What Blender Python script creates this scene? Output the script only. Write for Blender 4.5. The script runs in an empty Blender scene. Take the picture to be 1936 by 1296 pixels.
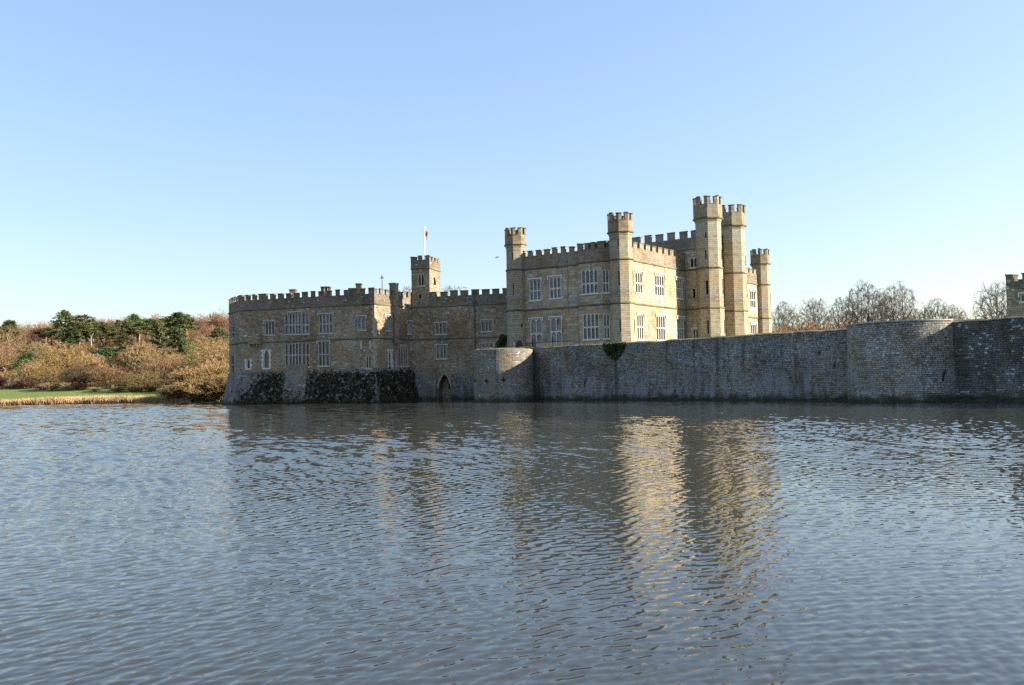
import bpy, math, random
import numpy as np
from mathutils import Vector, Matrix

random.seed(7); RNG = np.random.default_rng(7)
scene = bpy.context.scene
COL = scene.collection
R = math.radians

# ------------------------------------------------------------------ camera, sky, sun, exposure
CAM_H = 2.4; FPX = 1750.0; PITCH = R(2.47); ROLL = R(1.2)
F_ = np.array([0, math.cos(PITCH), math.sin(PITCH)])
R0 = np.array([1.0, 0, 0]); U0 = np.array([0, -math.sin(PITCH), math.cos(PITCH)])
RT = R0*math.cos(ROLL) - U0*math.sin(ROLL); UP = U0*math.cos(ROLL) + R0*math.sin(ROLL)
EYE = np.array([0, 0, CAM_H])
cd = bpy.data.cameras.new('camera'); cam = bpy.data.objects.new('camera', cd); COL.objects.link(cam)
cd.sensor_width = 36; cd.lens = 36*FPX/1936; cd.clip_start = 0.1; cd.clip_end = 20000
cam.matrix_world = Matrix([[RT[0], UP[0], -F_[0], 0], [RT[1], UP[1], -F_[1], 0], [RT[2], UP[2], -F_[2], CAM_H], [0, 0, 0, 1]])
scene.camera = cam

SUN_EL = R(20.5); SUN_AZ = R(102)          # azimuth clockwise from the view direction (+Y)
world = bpy.data.worlds.new('World'); scene.world = world; world.use_nodes = True
wn = world.node_tree.nodes; wn.clear()
sky = wn.new('ShaderNodeTexSky'); sky.sky_type = 'NISHITA'; sky.sun_disc = False
sky.sun_elevation = SUN_EL; sky.sun_rotation = SUN_AZ - R(14); sky.air_density = 1.0; sky.dust_density = 0.8; sky.ozone_density = 1.4; sky.altitude = 0
bgn = wn.new('ShaderNodeBackground'); bgn.inputs['Strength'].default_value = 0.093
wo = wn.new('ShaderNodeOutputWorld')
# sky graded by hand: its brightness range is compressed and its colour slightly tinted
wl = world.node_tree.links; lum = wn.new('ShaderNodeRGBToBW'); wl.new(sky.outputs[0], lum.inputs[0])
dv = wn.new('ShaderNodeMath'); dv.operation = 'DIVIDE'; dv.inputs[1].default_value = 3.2; wl.new(lum.outputs[0], dv.inputs[0])
pw_ = wn.new('ShaderNodeMath'); pw_.operation = 'POWER'; pw_.inputs[1].default_value = -.36; wl.new(dv.outputs[0], pw_.inputs[0])
vm = wn.new('ShaderNodeVectorMath'); vm.operation = 'SCALE'; wl.new(sky.outputs[0], vm.inputs[0]); wl.new(pw_.outputs[0], vm.inputs['Scale']); vt = wn.new('ShaderNodeVectorMath'); vt.operation = 'MULTIPLY'; vt.inputs[1].default_value = (.985, .955, .985); wl.new(vm.outputs[0], vt.inputs[0]); wl.new(vt.outputs[0], bgn.inputs[0])
world.node_tree.links.new(bgn.outputs[0], wo.inputs[0])
sl = bpy.data.lights.new('sun', 'SUN'); sl.energy = 5.0; sl.angle = R(0.5); sl.color = (1.0, 0.90, 0.75)
so = bpy.data.objects.new('sun', sl); COL.objects.link(so)
sv = Vector((math.cos(SUN_EL)*math.sin(SUN_AZ), math.cos(SUN_EL)*math.cos(SUN_AZ), math.sin(SUN_EL)))
so.rotation_euler = sv.to_track_quat('Z', 'Y').to_euler(); so.location = (80, 60, 80)
scene.view_settings.view_transform = 'Standard'; scene.view_settings.look = 'None'
scene.view_settings.exposure = 1.48; scene.view_settings.gamma = 1
scene.render.engine = 'CYCLES'
cy = scene.cycles
cy.max_bounces = 6; cy.diffuse_bounces = 3; cy.glossy_bounces = 3; cy.transmission_bounces = 2
cy.use_denoising = False; cy.caustics_reflective = False; cy.caustics_refractive = False; cy.sample_clamp_indirect = 4

# ------------------------------------------------------------------ measuring helpers
def ray(px, py):
    v = F_*FPX + RT*(px-968) - UP*(py-648)
    return v/np.linalg.norm(v)
def proj(p):
    v = np.asarray(p, float) - EYE
    return 968 + FPX*v.dot(RT)/v.dot(F_), 648 - FPX*v.dot(UP)/v.dot(F_)
def at(px, D, z):                        # the point at distance D ahead and height z that lies in picture column px
    fv = D*math.cos(PITCH) + (z-CAM_H)*math.sin(PITCH); uv = -math.sin(PITCH)*D + math.cos(PITCH)*(z-CAM_H)
    return np.array([((px-968)/FPX*fv + uv*math.sin(ROLL))/math.cos(ROLL), D])

class Wall:                              # a vertical plane from A to B, left to right as seen from outside
    def __init__(s, A, B):
        s.A = np.asarray(A, float); s.B = np.asarray(B, float)
        v = s.B - s.A; s.L = np.linalg.norm(v); s.d = v/s.L; s.n = np.array([s.d[1], -s.d[0]])
    def pt(s, u, w, z):
        q = s.A + s.d*u + s.n*w
        return (q[0], q[1], z)
    def hit(s, px, py):
        r = ray(px, py); t = s.n.dot(s.A - EYE[:2])/s.n.dot(r[:2]); p = EYE + r*t
        return (p[:2]-s.A).dot(s.d), p[2]
    def rect(s, x0, y0, x1, y1):
        u0 = s.hit(x0, (y0+y1)/2)[0]; u1 = s.hit(x1, (y0+y1)/2)[0]
        z1 = s.hit((x0+x1)/2, y0)[1]; z0 = s.hit((x0+x1)/2, y1)[1]
        return [max(u0, .05), min(u1, s.L-.05), z0, z1]

# ------------------------------------------------------------------ mesh helpers
class MB:
    def __init__(s): s.v = []; s.f = []; s.uv = []; s.m = []; s.mats = []
    def mat(s, m):
        if m not in s.mats: s.mats.append(m)
        return s.mats.index(m)
    def face(s, pts, uv=None, m=0):
        i = len(s.v); s.v.extend([tuple(map(float, p)) for p in pts]); s.f.append(tuple(range(i, i+len(pts)))); s.m.append(m)
        if uv is None:
            P = np.array(pts, float); n = np.zeros(3)
            for k in range(len(P)): n += np.cross(P[k]-P[0], P[(k+1) % len(P)]-P[0])
            l = np.linalg.norm(n); n = n/l if l > 1e-12 else np.array([0, 0, 1.])
            if abs(n[2]) < .75:
                t = np.array([-n[1], n[0], 0]); t /= np.linalg.norm(t)
                uv = [(p.dot(t), p[2]) for p in P]
            else: uv = [(p[0], p[1]) for p in P]
        s.uv.extend(uv)
    def box(s, o, ax, ay, az, m=0):      # o corner, three edge vectors (right handed)
        o, ax, ay, az = [np.array(q, float) for q in (o, ax, ay, az)]
        c = [o, o+ax, o+ax+ay, o+ay]; t = [q+az for q in c]
        s.face([c[3], c[2], c[1], c[0]], m=m); s.face(t, m=m)
        for k in range(4): s.face([c[k], c[(k+1) % 4], t[(k+1) % 4], t[k]], m=m)
    def wbox(s, W, u0, u1, w0, w1, z0, z1, m=0):
        o = W.pt(u0, w1, z0)
        s.box(o, (W.d[0]*(u1-u0), W.d[1]*(u1-u0), 0), (-W.n[0]*(w1-w0), -W.n[1]*(w1-w0), 0), (0, 0, z1-z0), m)
    def prism(s, poly, z0, z1, m=0, cap=True):    # CCW footprint
        n = len(poly)
        for k in range(n):
            a, b = poly[k], poly[(k+1) % n]
            s.face([(a[0], a[1], z0), (b[0], b[1], z0), (b[0], b[1], z1), (a[0], a[1], z1)], m=m)
        if cap:
            s.face([(p[0], p[1], z1) for p in poly], m=m); s.face([(p[0], p[1], z0) for p in poly[::-1]], m=m)
    def sweep(s, pts, prof, closed=False, close_prof=True, caps=True, m=0):
        pts = [np.asarray(p, float) for p in pts]; n = len(pts); rows = []; U = [0.]
        for k in range(n): U.append(U[-1] + np.linalg.norm(pts[(k+1) % n]-pts[k]))
        for k in range(n):
            M = mitre(pts, k, closed)
            rows.append([(pts[k][0]+M[0]*w, pts[k][1]+M[1]*w, z) for w, z in prof])
        K = len(prof); segs = n if closed else n-1; arc = [0.]
        for j in range(K): a = prof[j]; b = prof[(j+1) % K]; arc.append(arc[-1]+math.hypot(b[0]-a[0], b[1]-a[1]))
        z0 = prof[0][1]
        for k in range(segs):
            a, b = rows[k], rows[(k+1) % n]
            for j in range(K if close_prof else K-1):
                j2 = (j+1) % K
                s.face([a[j], b[j], b[j2], a[j2]], [(U[k], z0+arc[j]), (U[k+1], z0+arc[j]), (U[k+1], z0+arc[j+1]), (U[k], z0+arc[j+1])], m)
        if caps and not closed and close_prof:
            s.face(rows[0], m=m); s.face(rows[-1][::-1], m=m)
    def tube(s, p, q, r0, r1, k=6, m=0, caps=True):
        p, q = np.array(p, float), np.array(q, float); d = q-p; d /= max(np.linalg.norm(d), 1e-9)
        a = np.cross(d, [0, 0, 1.] if abs(d[2]) < .9 else [1., 0, 0]); a /= np.linalg.norm(a); b = np.cross(d, a)
        A = [p+(a*math.cos(t)+b*math.sin(t))*r0 for t in np.arange(k)*2*math.pi/k]
        B = [q+(a*math.cos(t)+b*math.sin(t))*r1 for t in np.arange(k)*2*math.pi/k]
        for i in range(k): s.face([A[i], A[(i+1) % k], B[(i+1) % k], B[i]], m=m)
        if caps: s.face(A[::-1], m=m); s.face(B, m=m)
    def build(s, name, mats, parent=None, smooth=False):
        me = bpy.data.meshes.new(name); me.from_pydata(s.v, [], s.f)
        uvl = me.uv_layers.new(name='UVMap'); uvl.data.foreach_set('uv', np.array(s.uv, np.float32).ravel())
        if not isinstance(mats, (list, tuple)): mats = [mats]
        for m in mats: me.materials.append(m)
        if max(s.m, default=0) > 0: me.polygons.foreach_set('material_index', s.m)
        if smooth: me.polygons.foreach_set('use_smooth', [True]*len(s.f))
        me.update()
        return link(name, me, parent)
def mitre(pts, k, closed):
    n = len(pts)
    def nr(i):
        v = pts[(i+1) % n]-pts[i % n]; v = v/np.linalg.norm(v); return np.array([v[1], -v[0]])
    if not closed and k == 0: return nr(0)
    if not closed and k == n-1: return nr(n-2)
    a, b = nr((k-1) % n), nr(k); return (a+b)/max(1+a.dot(b), .2)
def link(name, data, parent=None):
    o = bpy.data.objects.new(name, data); COL.objects.link(o)
    if parent is not None: o.parent = parent; o.matrix_parent_inverse = parent.matrix_world.inverted()
    return o
def fast_mesh(name, V, F, mat, parent=None, smooth=False, matidx=None):
    V = np.asarray(V, np.float32); F = np.asarray(F, np.int32); k = F.shape[1]
    me = bpy.data.meshes.new(name); me.vertices.add(len(V)); me.vertices.foreach_set('co', V.ravel())
    me.loops.add(F.size); me.loops.foreach_set('vertex_index', F.ravel())
    me.polygons.add(len(F)); me.polygons.foreach_set('loop_start', np.arange(len(F), dtype=np.int32)*k)
    me.polygons.foreach_set('loop_total', np.full(len(F), k, np.int32))
    for m in (mat if isinstance(mat, (list, tuple)) else [mat]): me.materials.append(m)
    if matidx is not None: me.polygons.foreach_set('material_index', np.asarray(matidx, np.int32))
    if smooth: me.polygons.foreach_set('use_smooth', np.ones(len(F), bool))
    me.update(calc_edges=True); me.validate()
    return link(name, me, parent)
def empty(name, loc=(0, 0, 0)):
    o = link(name, None); o.location = loc; o.empty_display_size = .5; o.matrix_world = Matrix.Translation(loc); return o
def tag(o, label=None, cat=None, group=None, kind=None):
    if label: o['label'] = label
    if cat: o['category'] = cat
    if group: o['group'] = group
    if kind: o['kind'] = kind
    return o

# ------------------------------------------------------------------ materials
class NT:
    def __init__(s, name):
        s.mat = bpy.data.materials.new(name); s.mat.use_nodes = True; s.t = s.mat.node_tree; s.t.nodes.clear()
        s.out = s.n('OutputMaterial'); s.b = s.n('BsdfPrincipled'); s.t.links.new(s.b.outputs[0], s.out.inputs[0])
    def n(s, typ, **kw):
        nd = s.t.nodes.new('ShaderNode'+typ)
        for k, v in kw.items(): setattr(nd, k, v)
        return nd
    def l(s, a, b): s.t.links.new(a, b)
    def put(s, sock, v):
        if hasattr(v, 'links'): s.l(v, sock)
        else: sock.default_value = v
    def math(s, op, a, b=0., c=None, clamp=False):
        nd = s.n('Math', operation=op, use_clamp=clamp); s.put(nd.inputs[0], a); s.put(nd.inputs[1], b)
        if c is not None: s.put(nd.inputs[2], c)
        return nd.outputs[0]
    def vmath(s, op, a, b):
        nd = s.n('VectorMath', operation=op); s.put(nd.inputs[0], a); s.put(nd.inputs[1], b); return nd.outputs[0]
    def noise(s, vec, scale, detail=4, rough=.55, out=0, dims='3D', dist=0.):
        nd = s.n('TexNoise', noise_dimensions=dims); s.put(nd.inputs['Vector'], vec); nd.inputs['Scale'].default_value = scale
        nd.inputs['Detail'].default_value = detail; nd.inputs['Roughness'].default_value = rough; nd.inputs['Distortion'].default_value = dist
        return nd.outputs[out]
    def ramp(s, fac, stops, interp='LINEAR'):
        nd = s.n('ValToRGB'); nd.color_ramp.interpolation = interp; e = nd.color_ramp.elements
        while len(e) < len(stops): e.new(.5)
        for k, (p, c) in enumerate(stops): e[k].position = p; e[k].color = (*c, 1) if len(c) == 3 else c
        s.put(nd.inputs[0], fac); return nd.outputs[0]
    def step(s, v, a, b):
        nd = s.n('MapRange', interpolation_type='SMOOTHSTEP'); s.put(nd.inputs[0], v); nd.inputs[1].default_value = a; nd.inputs[2].default_value = b
        return nd.outputs[0]
    def mix(s, fac, a, b, mode='MIX'):
        nd = s.n('Mix', data_type='RGBA', blend_type=mode); s.put(nd.inputs[0], fac)
        for k, v in ((6, a), (7, b)): s.put(nd.inputs[k], (*v, 1) if isinstance(v, tuple) and len(v) == 3 else v)
        return nd.outputs[2]
    def bump(s, h, strength=.5, dist=.03):
        nd = s.n('Bump'); nd.inputs['Strength'].default_value = strength; nd.inputs['Distance'].default_value = dist; s.l(h, nd.inputs['Height'])
        s.l(nd.outputs[0], s.b.inputs['Normal'])
    def fin(s, col, rough=.9, spec=.2):
        s.put(s.b.inputs['Base Color'], (*col, 1) if isinstance(col, tuple) else col); s.put(s.b.inputs['Roughness'], rough)
        s.b.inputs['Specular IOR Level'].default_value = spec
        return s.mat

def stone(name, pal, cell=(.5, .28), rnd=.6, joint=(.10, .085, .06), jw=.07, big=(.6, 1.3), streak=.35, speck=0., specc=(.6, .58, .52),
          algae=0., effl=0., lichen=(.23, .21, .08), lich=.5, relief=.04, hole_shade=0.):
    t = NT(name); uv = t.n('UVMap', uv_map='UVMap').outputs[0]
    geo = t.n('NewGeometry'); pos = geo.outputs['Position']
    sep = t.n('SeparateXYZ'); t.l(uv, sep.inputs[0]); U, V = sep.outputs[0], sep.outputs[1]
    ps = t.n('SeparateXYZ'); t.l(pos, ps.inputs[0]); Z = ps.outputs[2]
    k = min(1., cell[1]/.3)*(.5+rnd*1.3)
    wob = t.noise(uv, 1.6/max(cell[1]*3, .6), 4, .6, 1)
    p = t.vmath('ADD', uv, t.vmath('MULTIPLY', t.vmath('SUBTRACT', wob, (.5, .5, .5)), (.26*k, .10*k*(1+1.6*rnd*rnd), 0)))
    sp_ = t.n('SeparateXYZ'); t.l(p, sp_.inputs[0])
    row = t.math('FLOOR', t.math('DIVIDE', sp_.outputs[1], cell[1])); rn = t.n('TexWhiteNoise', noise_dimensions='1D'); t.l(row, rn.inputs['W'])
    uu = t.math('ADD', t.math('MULTIPLY', sp_.outputs[0], t.math('ADD', .72, t.math('MULTIPLY', rn.outputs[0], .65))), t.math('MULTIPLY', rn.outputs[0], 17.))
    cb = t.n('CombineXYZ'); t.l(uu, cb.inputs[0]); t.l(sp_.outputs[1], cb.inputs[1])
    br = t.n('TexBrick', offset=.0, squash=1.0); t.l(cb.outputs[0], br.inputs['Vector']); br.inputs['Scale'].default_value = 1
    for q_, v_ in (('Color1', (0, 0, 0, 1)), ('Color2', (1, 1, 1, 1)), ('Mortar', (.5, .5, .5, 1)), ('Mortar Size', cell[1]*jw*.55), ('Mortar Smooth', .6), ('Bias', 0.), ('Brick Width', cell[0]), ('Row Height', cell[1])): br.inputs[q_].default_value = v_
    r1 = t.n('SeparateColor'); t.l(br.outputs['Color'], r1.inputs[0]); r1 = r1.outputs[0]
    class cs: outputs = (r1, t.math('FRACT', t.math('MULTIPLY', r1, 7.31)), t.math('FRACT', t.math('MULTIPLY', r1, 13.7)))
    c = t.ramp(cs.outputs[0], [(i/(len(pal)-1) if len(pal) > 1 else 0, k) for i, k in enumerate(pal)])
    fine = t.noise(uv, 5.0, 5, .65)
    c = t.mix(1., c, t.ramp(fine, [(.25, (.74, .74, .74)), (.75, (1.25, 1.25, 1.25))]), 'MULTIPLY')
    if speck:
        sp = t.math('MULTIPLY', t.step(cs.outputs[1], 1-speck, 1-speck+.05), t.step(t.noise(uv, .35, 3), .38, .58))
        c = t.mix(t.math('MULTIPLY', sp, .8), c, specc)
    jm = t.math('SUBTRACT', 1.0, br.outputs['Fac'])
    c = t.mix(jm, joint, c)
    bg = t.noise(uv, .16, 5, .6)
    c = t.mix(1., c, t.ramp(bg, [(.3, (big[0],)*3), (.7, (big[1],)*3)]), 'MULTIPLY')
    hue = t.noise(uv, .33, 3, .5, dims='3D', dist=.3)
    c = t.mix(1., c, t.ramp(hue, [(.3, (1.14, .97, .74)), (.7, (.92, 1.0, 1.1))]), 'MULTIPLY')
    st = t.noise(t.vmath('MULTIPLY', uv, (.9, .06, 1)), 1.3, 4, .6)
    c = t.mix(t.math('MULTIPLY', t.step(st, .52, .72), streak), c, (.06, .055, .045))
    if hole_shade:
        hn = t.noise(t.vmath('MULTIPLY', uv, (1.0, .6, 1)), 1.1, 3, .6, dist=.6)
        c = t.mix(t.step(hn, 1-hole_shade, 1-hole_shade+.06), c, (.025, .023, .02))  # near-black patches paint the dark inside gaps in the masonry, no real depth
    if effl:
        en = t.noise(t.vmath('MULTIPLY', uv, (1.2, .22, 1)), .8, 4, .65)
        lo = t.math('MULTIPLY', t.step(Z, 4.2, 1.6), t.step(en, .44, .62))
        c = t.mix(t.math('MULTIPLY', lo, effl), c, (.27, .27, .27))
    if algae:
        an = t.math('ADD', Z, t.math('MULTIPLY', t.math('SUBTRACT', t.noise(uv, .9, 4), .5), 2.0))
        c = t.mix(t.math('MULTIPLY', t.step(an, 1.0, .1), algae), c, (.035, .042, .022))
    nz = t.n('SeparateXYZ'); t.l(geo.outputs['Normal'], nz.inputs[0])
    ln = t.math('MULTIPLY', t.step(nz.outputs[2], .4, .8), t.step(t.noise(pos, .8, 4), .4, .6))
    c = t.mix(t.math('MULTIPLY', ln, lich), c, lichen)
    h = t.math('ADD', t.math('MULTIPLY', jm, 1.0), t.math('ADD', t.math('MULTIPLY', fine, .8), t.math('MULTIPLY', cs.outputs[2], .5)))
    t.bump(h, .9, relief)
    return t.fin(c, .92, .15)

def plain(name, col, var=.25, scale=3., rough=.8, spec=.3, metal=0., bump=0.):
    t = NT(name); tc = t.n('TexCoord').outputs['Object']
    n = t.noise(tc, scale, 4); c = t.mix(1., (*col, 1), t.ramp(n, [(.3, (1-var,)*3), (.7, (1+var,)*3)]), 'MULTIPLY')
    if bump: t.bump(n, bump, .05)
    t.b.inputs['Metallic'].default_value = metal
    return t.fin(c, rough, spec)

def foliage(name, col, var=.5, hue=.05, scale=.35, rough=.7, trans=0.0):
    t = NT(name); tc = t.n('TexCoord').outputs['Object']; oi = t.n('ObjectInfo').outputs['Random']
    n = t.noise(tc, scale, 3); c = t.mix(1., (*col, 1), t.ramp(n, [(.3, (1-var,)*3), (.7, (1+var,)*3)]), 'MULTIPLY')
    c = t.mix(1., c, t.ramp(oi, [(0, (1+hue, 1-hue, 1-hue)), (.5, (1, 1, 1)), (1, (1-hue, 1+hue*.7, 1-hue*.5))]), 'MULTIPLY')
    c = t.mix(1., c, t.ramp(t.math('FRACT', t.math('MULTIPLY', oi, 7.31)), [(0, (.68,)*3), (1, (1.25,)*3)]), 'MULTIPLY')
    return t.fin(c, rough, .2)

M = {}
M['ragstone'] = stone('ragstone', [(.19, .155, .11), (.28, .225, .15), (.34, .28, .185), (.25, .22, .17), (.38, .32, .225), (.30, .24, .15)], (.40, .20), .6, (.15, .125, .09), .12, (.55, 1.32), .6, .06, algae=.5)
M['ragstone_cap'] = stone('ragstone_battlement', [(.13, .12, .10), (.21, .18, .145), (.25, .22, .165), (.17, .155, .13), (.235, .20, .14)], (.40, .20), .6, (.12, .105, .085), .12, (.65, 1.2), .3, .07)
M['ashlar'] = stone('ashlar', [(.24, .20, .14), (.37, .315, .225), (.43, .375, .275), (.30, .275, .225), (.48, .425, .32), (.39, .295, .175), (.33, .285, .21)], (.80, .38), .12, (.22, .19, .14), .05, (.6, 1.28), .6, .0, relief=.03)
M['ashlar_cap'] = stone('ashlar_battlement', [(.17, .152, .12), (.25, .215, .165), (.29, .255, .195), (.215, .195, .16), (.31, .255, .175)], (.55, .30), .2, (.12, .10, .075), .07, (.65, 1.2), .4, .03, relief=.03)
M['turret_stone'] = stone('turret_stone', [(.23, .205, .155), (.31, .275, .205), (.35, .315, .24), (.27, .25, .20), (.38, .31, .20)], (.55, .30), .2, (.15, .13, .09), .07, (.7, 1.22), .4, .03, relief=.05)
M['rubble'] = stone('rubble', [(0.123, 0.121, 0.1), (0.211, 0.206, 0.173), (0.272, 0.268, 0.23), (0.167, 0.161, 0.134), (0.306, 0.299, 0.26), (0.233, 0.218, 0.178)], (.34, .18), 1.0, (.022, .022, .02), .18, (.42, 1.45), .85, .14, (.40, .395, .375), algae=.95, effl=.8, relief=.08, hole_shade=.335)
M['dark_rubble'] = stone('dark_rubble', [(0.068, 0.07, 0.061), (0.114, 0.12, 0.107), (0.148, 0.156, 0.142), (0.091, 0.094, 0.083), (0.168, 0.174, 0.161), (0.127, 0.127, 0.109)], (.34, .18), 1.0, (.016, .016, .015), .18, (.42, 1.45), .85, .12, (.52, .51, .48), algae=.95, effl=.25, relief=.08, hole_shade=.335)
M['tower_rubble'] = stone('tower_rubble', [(0.166, 0.163, 0.135), (0.284, 0.278, 0.236), (0.369, 0.363, 0.311), (0.226, 0.218, 0.182), (0.416, 0.405, 0.351), (0.315, 0.297, 0.241)], (.34, .18), 1.0, (.03, .03, .028), .18, (.6, 1.3), .5, .12, (.52, .51, .48), algae=.95, effl=.6, relief=.08, hole_shade=.335)
M['bastion_stone'] = stone('bastion_stone', [(.14, .132, .11), (.23, .215, .18), (.28, .26, .22), (.19, .18, .15), (.32, .295, .25)], (.36, .17), .55, (.12, .11, .09), .13, (.65, 1.22), .45, .08, (.5, .49, .46), algae=.9, effl=.35, relief=.07, hole_shade=.30)
M['dressed'] = plain('dressed_stone', (.40, .385, .35), .25, 2.5, .85, .2)
M['dressed_tan'] = plain('dressed_tan_stone', (.44, .38, .28), .22, 2.5, .85, .2)
M['dressed_white'] = plain('painted_stone', (.60, .58, .53), .15, 2.5, .8, .2)
M['string'] = stone('string_course_stone', [(.11, .10, .08), (.17, .15, .11), (.21, .185, .14)], (1.2, .5), .5, (.07, .06, .05), .04, (.7, 1.2), .3, lich=.75)
M['quoin'] = plain('quoin_stone', (.33, .285, .21), .3, 2.5, .9, .2)
M['roof'] = plain('lead_roof', (.20, .20, .19), .2, .6, .7, .3)
def glass(name, col, rough=.06, lead=.5):
    t = NT(name); uv = t.n('UVMap', uv_map='UVMap').outputs[0]
    br = t.n('TexBrick'); t.l(uv, br.inputs['Vector']); br.offset = 0; br.inputs['Scale'].default_value = 1
    br.inputs['Brick Width'].default_value = .28; br.inputs['Row Height'].default_value = .36; br.inputs['Mortar Size'].default_value = .02
    br.inputs['Color1'].default_value = (*[c*.7 for c in col], 1); br.inputs['Color2'].default_value = (*[c*1.35 for c in col], 1); br.inputs['Mortar'].default_value = (lead*.2, lead*.2, lead*.2, 1)
    v = t.noise(uv, .9, 2); c = t.mix(1., br.outputs[0], t.ramp(v, [(.38, (.3, .3, .33)), (.6, (1.45, 1.45, 1.45))]), 'MULTIPLY')
    wv = t.vmath('MULTIPLY', t.vmath('SUBTRACT', t.noise(uv, 3.2, 1, .5, 1), (.5, .5, .5)), (.08, .08, .08))
    g = t.n('NewGeometry'); nn = t.n('VectorMath', operation='NORMALIZE'); t.l(t.vmath('ADD', g.outputs['Normal'], wv), nn.inputs[0]); t.l(nn.outputs[0], t.b.inputs['Normal'])
    return t.fin(c, rough, .45)
M['glass_dark'] = glass('dark_glass', (.012, .013, .015))
M['glass_red'] = glass('dark_curtained_glass', (.028, .018, .016))
M['glass_pale'] = glass('pale_curtain_sky_glass', (.085, .105, .135), .07)  # blue-grey base paints in reflected sky as well as pale curtains
M['glass_mid'] = glass('grey_curtained_glass', (.04, .047, .056), .07)
M['void'] = plain('shadowed_opening', (.012, .012, .012), .1, 2, .95, .05)  # near-black colour paints the shade inside openings
M['iron'] = plain('black_iron', (.03, .03, .032), .2, 5, .55, .4)
M['lead_pipe'] = plain('lead_pipe', (.07, .072, .078), .2, 3, .6, .4)
M['oak_door'] = plain('oak_door', (.06, .035, .022), .3, 4, .7, .3)
M['white_paint'] = plain('white_paint', (.8, .8, .8), .04, 2, .5, .4)
M['brick_red'] = plain('red_brick', (.09, .058, .044), .35, 4, .9, .15)

# ------------------------------------------------------------------ building helpers
def wall_face(mb, W, z0, z1, openings, depth=.35, m=0):
    us = sorted({0., W.L} | {o[0] for o in openings} | {o[1] for o in openings})
    zs = sorted({z0, z1} | {o[2] for o in openings} | {o[3] for o in openings})
    us = [u for u in us if 0 <= u <= W.L]; zs = [z for z in zs if z0 <= z <= z1]
    for i in range(len(us)-1):
        run = None
        for j in range(len(zs)-1):
            cu, cz = (us[i]+us[i+1])/2, (zs[j]+zs[j+1])/2
            hole = any(o[0] < cu < o[1] and o[2] < cz < o[3] for o in openings)
            if not hole and run is None: run = zs[j]
            if run is not None and (hole or j == len(zs)-2):
                top = zs[j] if hole else zs[j+1]
                a, b = us[i], us[i+1]
                mb.face([W.pt(a, 0, run), W.pt(b, 0, run), W.pt(b, 0, top), W.pt(a, 0, top)], [(a, run), (b, run), (b, top), (a, top)], m)
                run = None
    for o in openings:
        a, b, c, e = o[:4]; D = -depth
        mb.face([W.pt(a, 0, c), W.pt(a, D, c), W.pt(a, D, e), W.pt(a, 0, e)][::-1], m=m)
        mb.face([W.pt(b, 0, c), W.pt(b, 0, e), W.pt(b, D, e), W.pt(b, D, c)][::-1], m=m)
        mb.face([W.pt(a, 0, e), W.pt(a, D, e), W.pt(b, D, e), W.pt(b, 0, e)][::-1], m=m)
        mb.face([W.pt(a, 0, c), W.pt(b, 0, c), W.pt(b, D, c), W.pt(a, D, c)], m=m)

def arch_pts(u0, u1, zs, rise, k=6, pointed=True):
    out = []
    for i in range(k+1):
        f = i/k; x = abs(2*f-1)
        y = (1-x**1.7)**(.75 if pointed else .5)
        out.append((u0+(u1-u0)*f, zs+rise*y))
    return out

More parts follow.
